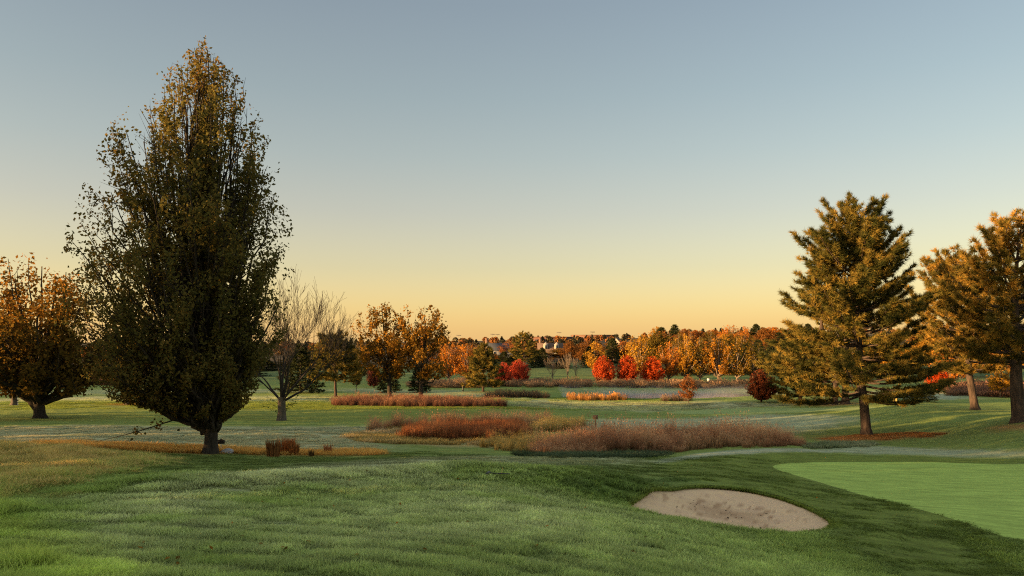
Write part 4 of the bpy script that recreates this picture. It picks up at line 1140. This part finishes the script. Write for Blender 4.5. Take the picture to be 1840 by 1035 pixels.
# autumn wood in front of and around the houses
SHAPE = {'spreading': 'open crowned', 'slender': 'narrow', 'round': 'dense rounded', 'spruce': 'pointed evergreen'}
HUE = [(GOLD, 'gold'), (AMB, 'orange'), (BRWN, 'brown'), (OLIVE, 'olive'), ((0.34, .12, .03), 'rust red')]
def where(px):
    return ('beside the golden middle pair' if px < 850 else 'near the grey roofed house' if px < 935 else 'near the dormered house' if px < 1050 else
            'above the three red maples' if px < 1190 else 'behind the gold trees with pale trunks' if px < 1380 else 'behind the big leaning pine')
for k in range(46):
    px = 790 + k * 13 + trnd.uniform(-6, 6)
    if 965 < px < 1002 or 872 < px < 906: tp = trnd.uniform(634, 642)
    else: tp = trnd.uniform(608, 628) if px < 1180 else trnd.uniform(588, 612)
    col_, hue = trnd.choice(HUE + [HUE[3]])
    kd = trnd.choice(['spreading', 'spreading', 'slender', 'round'])
    tree(kd, px, 0, tp, trnd.uniform(36, 64), '%s %s tree in the far wood %s' % (SHAPE[kd], hue, where(px)), col_, d=trnd.uniform(262, 330), group='autumn trees behind the far lawn')
for k in range(22):
    px = 1180 + k * 13 + trnd.uniform(-6, 6)
    kd = trnd.choice(['spreading', 'round', 'spruce']); col_, hue = trnd.choice(HUE)
    if kd == 'spruce': hue = 'dark'
    tree(kd, px, 0, trnd.uniform(583, 600) - (px > 1240) * 2, trnd.uniform(36, 60), '%s %s tree on the wooded rise %s' % (SHAPE[kd], hue, where(px)), col_, d=trnd.uniform(350, 430), group='trees on the wooded rise')
for k in range(22):
    px = -20 + k * 31 + trnd.uniform(-10, 10)
    if 88 < px < 140: continue
    kd = trnd.choice(['spreading', 'slender', 'round', 'spruce']); col_, hue = trnd.choice([(BRWN, 'brown'), (OLIVE, 'olive'), ((0.2, .12, .05), 'dull tan')])
    tree(kd, px, 0, trnd.uniform(622, 645), trnd.uniform(50, 80), '%s %s tree on the far edge %s' % (SHAPE[kd], 'dark' if kd == 'spruce' else hue, 'behind the forked tree' if px < 160 else 'behind the tall dark tree' if px < 470 else 'behind the leafless tree' if px < 600 else 'behind the golden middle pair'), col_, d=trnd.uniform(200, 300), group='brown trees at the far left edge')
# right-hand background
tree('round', 1686, 705, 662, 44, 'flame red bush between the two leaning pines', (0.62, .09, .015))
tree('spreading', 1706, 700, 610, 80, 'gold tree with dark trunk behind the flame red bush', AMB)
tree('slender', 1797, 714, 640, 50, 'slim yellow tree with pale trunk before the rusty scrub', (0.48, .25, .03), var=1)
for k, (px, tp, w_) in enumerate(((1450, 628, 60), (1490, 600, 70), (1560, 605, 80), (1610, 618, 80), (1660, 600, 80), (1740, 610, 80), (1790, 615, 80), (1850, 610, 90), (1900, 600, 90))):
    kd = trnd.choice(['spreading', 'round']); col_, hue = trnd.choice([(AMB, 'orange'), (GOLD, 'gold'), ((0.42, .15, .03), 'rusty')])
    tree(kd, px, 0, tp, w_, '%s %s tree %s' % (SHAPE[kd], hue, ('left of the big leaning pine', 'just left of the leaning trunk', 'behind the leaning trunk', 'right of the leaning trunk', 'above the dark low bush', 'behind the pine tilting left', 'between the two rightmost pine trunks', 'behind the thick dark trunk', 'past the right edge')[k]), col_, d=trnd.uniform(185, 250), group='orange trees behind the pines')
tree('round', 1592, 722, 694, 42, 'small olive bush beside the yellow post', (0.13, .12, .03), var=2)
tree('spruce', 1656, 722, 693, 56, 'low dark spreading evergreen bush with a lit stem', var=2)

# ------------------------------------------------------------------ far buildings
M['wall_white'] = plain('wall_white', (0.40, 0.36, 0.30), .8, .1)
M['wall_tan'] = plain('wall_tan', (0.28, 0.20, 0.14), .85, .15)
M['brick'] = plain('brick_wall', (0.20, 0.11, 0.07), .9, .25)
M['roof_grey'] = plain('roof_grey', (0.07, 0.075, 0.085), .85, .25)
M['roof_brown'] = plain('roof_brown', (0.13, 0.085, 0.06), .85, .25)
M['roof_red'] = plain('roof_red', (0.18, 0.085, 0.055), .85, .2)
M['wall_blue'] = plain('wall_blue', (0.16, 0.20, 0.24), .85, .15)
M['pane'] = plain('window_pane', (0.05, 0.06, 0.075), .1, .2)
M['white'] = plain('white_paint', (0.75, 0.74, 0.70), .6, .08)
M['black'] = plain('black_paint', (0.02, 0.02, 0.02), .5, .3)
M['metal'] = plain('pole_metal', (0.16, 0.16, 0.165), .5, .2, metal=.6)
M['yellow'] = plain('yellow_paint', (0.55, 0.42, 0.12), .6, .15)
M['wood'] = plain('weathered_wood', (0.24, 0.13, 0.07), .9, .3)
M['stone'] = plain('pale_stone', (0.42, 0.42, 0.42), .9, .3, 14)
def house(px, d, ridge_py, w, dp, wall_h, roof_h, label, wallm, roofm, rz=0.0, chimneys=(), dormers=(), wins=(), gable='x'):
    """ridge along local x; the roof ridge is at the photo row"""
    x = (px - 920) / F * d
    zr = CZ - (ridge_py - HY) * d / F
    z0 = zr - wall_h - roof_h
    o = empty('house', (x, d, z0), label, 'house', None, rz)
    b = MB(); b.box((0, 0, wall_h / 2 - 3), (w, dp, wall_h + 6))
    for s in (-1, 1):
        b.add([(s * w / 2, -dp / 2, wall_h), (s * w / 2, dp / 2, wall_h), (s * w / 2, 0, wall_h + roof_h * .98)], [(0, 1, 2)])
    b.build('wall', wallm, o)
    b = MB(); e = .35; th = .22
    for s in (-1, 1):
        y0 = s * (dp / 2 + e); zz = wall_h - roof_h * e / (dp / 2)
        v = [(-w / 2 - e, y0, zz), (w / 2 + e, y0, zz), (w / 2 + e, 0, wall_h + roof_h), (-w / 2 - e, 0, wall_h + roof_h)]
        v += [(q[0], q[1], q[2] + th) for q in v]
        b.add(v, [(0, 1, 2, 3), (4, 5, 6, 7), (0, 1, 5, 4), (1, 2, 6, 5), (3, 0, 4, 7)])
    rf = b.build('roof', roofm, o)
    for cx_ in chimneys:
        b = MB(); b.box((cx_, 0.4, wall_h + roof_h * .6 + .8), (1.1, 1.0, roof_h + 2.2)); b.box((cx_, .4, wall_h + roof_h * 1.1 + 1.95), (1.35, 1.25, .25)); b.build('chimney', M['brick'], rf)
    for cx_ in dormers:
        b = MB(); zz = wall_h + roof_h * .28; yy = -dp / 2 * .62
        b.box((cx_, yy, zz + .7), (1.9, 1.6, 2.3))
        b.add([(cx_ - 1.15, yy - 1.0, zz + 1.8), (cx_, yy - 1.0, zz + 3.0), (cx_, yy + 1.9, zz + 3.0), (cx_ - 1.15, yy + 1.0, zz + 1.8), (cx_ + 1.15, yy - 1.0, zz + 1.8), (cx_ + 1.15, yy + 1.0, zz + 1.8)], [(0, 1, 2, 3), (1, 4, 5, 2), (0, 4, 1, 1)])
        dm_ = b.build('dormer', M['wall_white'], rf)
        # thing > roof > dormer; its pane is inset in the same mesh depth as a part of the house
        b = MB(); b.box((cx_, yy - .82, zz + .8), (.95, .08, 1.5)); b.build('pane', M['pane'], rf)
    for wx, wz, ww, wh in wins:
        b = MB(); b.box((wx, -dp / 2 - .03, wz), (ww + .3, .1, wh + .3)); wf = b.build('window', M['white'], o)
        b = MB()
        for sx_ in (-1, 1): b.box((wx + sx_ * ww * .26, -dp / 2 - .09, wz), (ww * .44, .06, wh))
        b.build('pane', M['pane'], wf)
    return o
house(893, 330, 617.5, 10, 7, 3.0, 2.8, 'grey roofed house with tall chimney behind the conifers', M['wall_white'], M['roof_grey'], R(25), (-4.6,), (), ((-2.5, 1.6, 1.2, 1.4), (2, 1.6, 1.2, 1.4)))
house(989, 335, 617, 11, 8, 5.4, 3.4, 'brown roofed house with two arched white dormers', M['wall_tan'], M['roof_brown'], 0, (-4.5,), (-2.2, 2.6), ((-2.2, 3.6, 1.6, 1.8), (2.6, 3.6, 1.6, 1.8), (-2.2, .9, 1.4, 1.6)))
house(927, 300, 635, 6, 6, 2.8, 2.2, 'small slate blue house between the pines', M['wall_blue'], M['roof_grey'], R(-10), (), (), ((0, 1.4, 1.2, 1.2),))
house(1108, 420, 607, 9, 7, 3.2, 3.6, 'pale gabled house peeking over the right part of the wood', M['wall_white'], M['roof_brown'], R(75), (), (), ((0, 2, 1.2, 1.3),))
house(118, 210, 684, 8, 6, 3.0, 1.6, 'pale barn glimpsed beneath the crown of the forked tree', M['wall_white'], M['roof_grey'], R(20), (), (), ((-2, 1.5, 1.1, 1.5), (1.5, 1.5, .9, 2.2)))
house(1725, 230, 664, 5, 4, 2.4, 1.4, 'small orange lit shed beyond the flame red bush', M['wall_tan'], M['roof_brown'], R(-15), (), (), ((0, 1.3, .8, .9),))
def block(px, d, top, w, dp, h, label, wallm, nwin):
    x = (px - 920) / F * d; z = CZ - (top - HY) * d / F - h
    o = empty('school_building', (x, d, z), label, 'building')
    b = MB(); b.box((0, 0, h / 2 - 3), (w, dp, h + 6)); b.build('wall', wallm, o)
    b = MB(); b.box((0, 0, h + .2), (w + .6, dp + .6, .4)); b.build('roof', M['roof_brown'], o)
    for k in range(nwin):
        b = MB(); b.box((-w / 2 + w * (k + .5) / nwin, -dp / 2 - .04, h * .55), (w / nwin * .6, .12, h * .35)); b.build('window', M['pane'], o)
    return o
block(985, 640, 606, 44, 18, 7, 'long red brick building on the ridge below the flat skyline', M['roof_red'], 9)
block(1068, 700, 602.5, 42, 20, 7, 'flat roofed building on the ridge furthest right', M['brick'], 8)
for px, top in ((824, 603), (885, 601), (893, 601.5), (948, 599.5), (1004, 598), (1064, 597)):
    d = 690
    g = on(px, d); ztop = CZ - (top - HY) * d / F
    o = empty('floodlight_mast', g, 'thin floodlight mast with a crossbar ' + {824: 'leftmost on the far ridge', 885: 'above the grey roofed house, left of a close pair', 893: 'above the grey roofed house, right of a close pair', 948: 'beside the top of the big golden tufted pine', 1004: 'rising over the red brick building', 1064: 'rightmost, over the flat roofed building'}[px], 'floodlight', 'floodlight masts along the ridge')
    b = MB(); b.tube([(0, 0, -2), (0, 0, ztop - g.z)], [.22, .16], 6); b.build('pole', M['metal'], o)
    b = MB(); b.box((0, 0, ztop - g.z), (4.6, .3, .25)); br_ = b.build('crossbar', M['metal'], o)
    b = MB()
    for k in range(5): b.box((-1.9 + .95 * k, -.3, ztop - g.z + .35), (.6, .35, .5))
    b.build('lamps', M['metal'], br_)

# far-off wood along the ridge: reads as one mass
b = MB(); r_ = np.random.default_rng(77)
for k in range(520):
    px = r_.uniform(-150, 2000); d = r_.uniform(360, 680)
    if 975 < px < 1085 and d < 640: pass
    p = on(px, d); topy = np.interp(px, [0, 500, 820, 950, 1100, 1240, 1400, 1900], [612, 610, 604, 603, 601, 591, 586, 590]) + abs(r_.normal(0, 3.5)) + max(0, (560 - d)) * .085
    h = max(4, CZ - (topy - HY) * d / F - p.z); w_ = h * r_.uniform(.28, .55) + 1.0
    con = r_.uniform() < .5
    n_ = 150
    t = r_.uniform(0, 1, n_)
    rad_ = w_ * ((1 - t) if con else np.sin(math.pi * (t * .9 + .1)) ** .6) * np.sqrt(r_.uniform(.2, 1, n_)); az = r_.uniform(0, 6.28, n_)
    P0 = np.stack([p.x + rad_ * np.cos(az), p.y + rad_ * np.sin(az), p.z + h * (.06 + .94 * t)], 1)
    quads(P0, 1.7, r_, .2, np.clip((0.15 if con else r_.uniform(.35, .95)) + r_.normal(0, .1, n_), 0, 1), b=b)
M['far_leaf'] = leafmat('far_leaf', [(0, (0.03, 0.035, 0.03)), (0.3, (0.07, 0.065, 0.035)), (.6, (0.18, 0.10, 0.035)), (1, (0.30, 0.11, 0.035))], .15)
o = b.build('distant_woods', M['far_leaf']); tag(o, 'far-off mixed wood along the ridge under the sky', 'wood', None, 'stuff')

# woods left of the view: unseen trees added, rows and gaps set for their shade
b = MB(); r_ = np.random.default_rng(88)
def wood_mass(pts):
    for x, y, h, w_ in pts:
        z = float(zg(x, y)[0]); n_ = 520
        t = r_.uniform(0, 1, n_) ** .9
        rad_ = w_ * np.sin(math.pi * (t * .88 + .12)) ** .5 * np.sqrt(r_.uniform(.25, 1, n_)); az = r_.uniform(0, 6.28, n_)
        quads(np.stack([x + rad_ * np.cos(az), y + rad_ * np.sin(az), z + h * (.04 + .96 * t)], 1), 1.15, r_, .1, b=b)
sh_pts = []
def row(x0, y0, x1, y1, h, step=4.0, jit=.12):
    n_ = max(2, int(math.hypot(x1 - x0, y1 - y0) / step))
    for k in range(n_):
        t = (k + .5) / n_
        sh_pts.append((x0 + (x1 - x0) * t + r_.normal(0, 1), y0 + (y1 - y0) * t + r_.normal(0, 1), h * r_.uniform(1 - jit, 1 + jit), 3.4))
row(-41, -45, -43, 12, 14, 2.6)
row(-46, -22, -49, 25, 17.5)
row(-52, -20, -55, 22, 16)
row(-58, 22, -80, 62, 11.5)
row(-108, 101, -150, 170, 15)
row(-155, 178, -230, 300, 21)
wood_mass(sh_pts)
o = b.build('shade_belt', M['leaf_oak']); tag(o, 'unseen belt of brown trees added outside the left edge to shade the course', 'wood', None, 'stuff')

# ------------------------------------------------------------------ small things on the course
def post(name, px, py, h, r0, m_, label, cat, top=None, d=None):
    p = onp(px, py) if d is None else on(px, d)
    o = empty(name, p, label, cat)
    b = MB(); b.tube([(0, 0, -.1), (0, 0, h * .5), (0, 0, h)], [r0, r0, r0 * .9], 8, cap=True); b.build('post', m_, o)
    if top: top(o, h)
    return o
# little dark sign and pale rock beside the tall tree
def sign_top(o, h):
    b = MB(); b.box((0.02, -.02, h + .08), (.34, .03, .20), R(8)); b.add([(-.18, -.04, h + .1), (.03, -.045, h + .24), (.24, -.04, h + .1)], [(0, 1, 2)]); b.build('plate', M['black'], o)
post('marker_sign', 397, 812, .42, .015, M['white'], 'small dark plate on a white stake beside the tall tree trunk', 'sign', sign_top)
p = onp(408, 814)
r_ = np.random.default_rng(5)
import bmesh
bm = bmesh.new(); bmesh.ops.create_icosphere(bm, subdivisions=3, radius=1)
for v in bm.verts:
    v.co *= 1 + .18 * math.sin(v.co.x * 3.1 + 1) * math.cos(v.co.y * 2.7) ; v.co = Vector((v.co.x * .36, v.co.y * .28, v.co.z * .16))
me = bpy.data.meshes.new('rock'); bm.to_mesh(me); bm.free(); me.materials.append(M['stone'])
o = link('rock', me); o.location = (p.x, p.y, p.z + .05); tag(o, 'flat pale rock at the foot of the tall dark tree', 'rock')
# dark root mulch at the trunk
# ornamental clumps
def clump(px, py, n_, sx_, hs, colr, label):
    p = onp(px, py); rg = np.random.default_rng(int(px))
    b = MB()
    for k in range(n_):
        a = rg.uniform(0, 6.28); q = sx_ * math.sqrt(rg.uniform()); base = np.array([q * math.cos(a), q * math.sin(a) * .7, -.02])
        h = hs * rg.uniform(.6, 1.08); d = rg.normal(0, .05, 3) * h + base * np.array([.35, .35, 0]); w_ = .011
        mid_ = base + d * .4 + np.array([0, 0, h * .6]); tip = base + d + np.array([0, 0, h])
        s_ = np.array([w_, rg.uniform(-w_, w_), 0])
        b.add([base - s_, base + s_, mid_ + s_ * .9, mid_ - s_ * .9, tip], [(0, 1, 2, 3), (3, 2, 4, 4)], rg.uniform())
    o = b.build('grass_clump', leafmat('clump_blades', [(0, tuple(v * .45 for v in colr)), (1, tuple(v * 1.2 for v in colr))], .25))
    o.location = p
    return tag(o, label, 'grass clump', 'reddish grass clumps on the bank')
clump(491, 820, 260, .30, .82, (0.30, .13, .045), 'stiff dark red grass clump, leftmost on the bank')
clump(516, 816, 300, .34, .86, (0.55, .19, .055), 'bright rust grass clump, fullest on the bank')
clump(529, 818, 160, .22, .66, (0.40, .16, .05), 'shorter brown clump touching the bright rust one')
clump(559, 821, 90, .12, .36, (0.14, .08, .03), 'tiny dark grass clump between the bigger clumps')
clump(590, 816, 60, .20, .62, (0.55, .20, .07), 'thin spiky rust clump, rightmost on the bank')
# course furniture
p = onp(1481, 727)
o = empty('flagstick', p, 'white flagstick with a dark and white flag on the far green', 'flagstick')
b = MB(); b.tube([(0, 0, -.1), (0, 0, 2.3)], .028, 6, True); b.build('pole', M['white'], o)
b = MB(); b.box((.0, -.03, 2.0), (.34, .05, .36)); b.box((.02, -.06, 2.08), (.2, .03, .16)); fl_ = b.build('flag', M['white'], o)
b = MB(); b.box((.03, -.085, 2.12), (.16, .02, .14)); b.build('emblem', M['black'], fl_)
post('wooden_post', 832, 704, 1.35, .12, M['black'], 'short dark post standing at the misty pond edge', 'post')
post('wooden_post', 1070, 768, .9, .07, M['wood'], 'brown stake with square top behind the tall russet grass', 'post', lambda o, h: MB().box((0, 0, h), (.42, .1, .36)).build('board', M['wood'], o))
post('yardage_post', 32, 728, 1.0, .05, M['white'], 'white banded marker post near the slender left trunk', 'post', lambda o, h: [MB().box((0, 0, q), (.11, .11, .10)).build('band', M['black'], o) for q in (.3, .6)] and None)
post('white_box', 1273, 692, 1.0, .07, M['white'], 'small white box on a post on the far lawn', 'box', lambda o, h: MB().box((0, 0, h * .9), (.55, .45, 1.0)).build('housing', M['white'], o))
post('tee_post', 1611, 724, 1.0, .14, M['yellow'], 'yellow post with pale cap beside the small olive bush', 'post', lambda o, h: MB().box((0, 0, h + .12), (.2, .2, .35), 0, .5).build('cap', M['white'], o))
post('tee_post', 1606, 724, .6, .10, M['yellow'], 'shorter yellow post left of the capped one', 'post')
# rake lying on the mound
p = onp(889, 858)
o = empty('rake', (p.x, p.y, p.z + .07), 'dark rake lying on the grassy mound left of the bunker', 'rake', None, R(-12))
b = MB(); b.tube([(-.14, 0, 0.03), (.36, .03, .02)], .013, 6); b.build('handle', M['black'], o)
b = MB(); b.box((-.16, 0, .03), (.05, .30, .04)); hd_ = b.build('head', M['black'], o)
b = MB()
for k in range(8): b.box((-.16, -.13 + .037 * k, 0), (.02, .012, .06))
b.build('tines', M['black'], hd_)
b = MB(); b.tube([(.15, .03, .0), (.18, .05, .16)], [.01, .008], 5); b.build('stub', M['yellow'], o)
# fallen leaves
b = MB(); r_ = np.random.default_rng(9)
x = []; 
for k in range(120):
    px, py = r_.uniform(150, 1500), r_.uniform(840, 1030)
    w_ = W2(px, py)
    if exact(np.array([w_[0]]), np.array([w_[1]]))[0] < .1: continue
    x.append((w_[0], w_[1], float(ground_z(np.array([w_[0]]), np.array([w_[1]]))[0]) + .06))
quads(np.array(x), .06, r_, 2.5, b=b, aspect=.8)
o = b.build('fallen_leaves', M['leaf_oak']); tag(o, 'scattered small brown leaves lying on the mown grass', 'leaves', None, 'stuff')
b = MB(); x = []
for k in range(60):
    a = r_.normal(0, 1, 2); q = np.array(pc) + a * (.75, .95)
    if exact(np.array([q[0]]), np.array([q[1]]))[0] > -.3: continue
    x.append(q)
x = np.array(x); dpt = -poly_sd(x[:, 0], x[:, 1], BUNKER)
zz = zg(x[:, 0], x[:, 1]) - .11 - .20 * sstep(0, 2.2, dpt) + .03
quads(np.stack([x[:, 0], x[:, 1], zz], 1), .06, r_, 2.0, b=b)
o = b.build('leaf_litter', M['bark_dark']); tag(o, 'dark dead leaves gathered in the bottom of the bunker', 'leaves', None, 'stuff')

# mist lying on the pond
m, n, l, out = mat('mist')
v = n.new('ShaderNodeVolumePrincipled'); v.inputs['Color'].default_value = (0.9, 0.88, 0.9, 1); v.inputs['Anisotropy'].default_value = 0.2
tc = n.new('ShaderNodeTexCoord'); mp = n.new('ShaderNodeMapping'); mp.inputs['Scale'].default_value = (.12, .12, .5)
l.new(tc.outputs['Object'], mp.inputs[0]); t = noise(n, l, 1.0, 3, mp.outputs[0])
sp = n.new('ShaderNodeSeparateXYZ'); l.new(tc.outputs['Object'], sp.inputs[0])
mr = n.new('ShaderNodeMapRange'); mr.inputs['From Min'].default_value = POND_Z; mr.inputs['From Max'].default_value = POND_Z + 1.8; mr.inputs['To Min'].default_value = 0.10; mr.inputs['To Max'].default_value = 0.0
l.new(sp.outputs['Z'], mr.inputs['Value'])
r_n = ramp(n, [(0.35, (0, 0, 0)), (0.65, (1, 1, 1))]); l.new(t.outputs[0], r_n.inputs[0])
mu = n.new('ShaderNodeMath'); mu.operation = 'MULTIPLY'; l.new(mr.outputs[0], mu.inputs[0]); l.new(r_n.outputs[0], mu.inputs[1])
l.new(mu.outputs[0], v.inputs['Density']); l.new(v.outputs[0], out.inputs['Volume'])
b = MB()
x0, x1 = pp[:, 0].min() + 1, pp[:, 0].max() + 3
b.box(((x0 + x1) / 2, (pp[:, 1].min() + pp[:, 1].max()) / 2, POND_Z + 1.15), (x1 - x0, pp[:, 1].max() - pp[:, 1].min() - 3, 2.2))
o = b.build('mist', m); tag(o, 'thin white mist lying over the pond', 'mist', None, 'stuff')
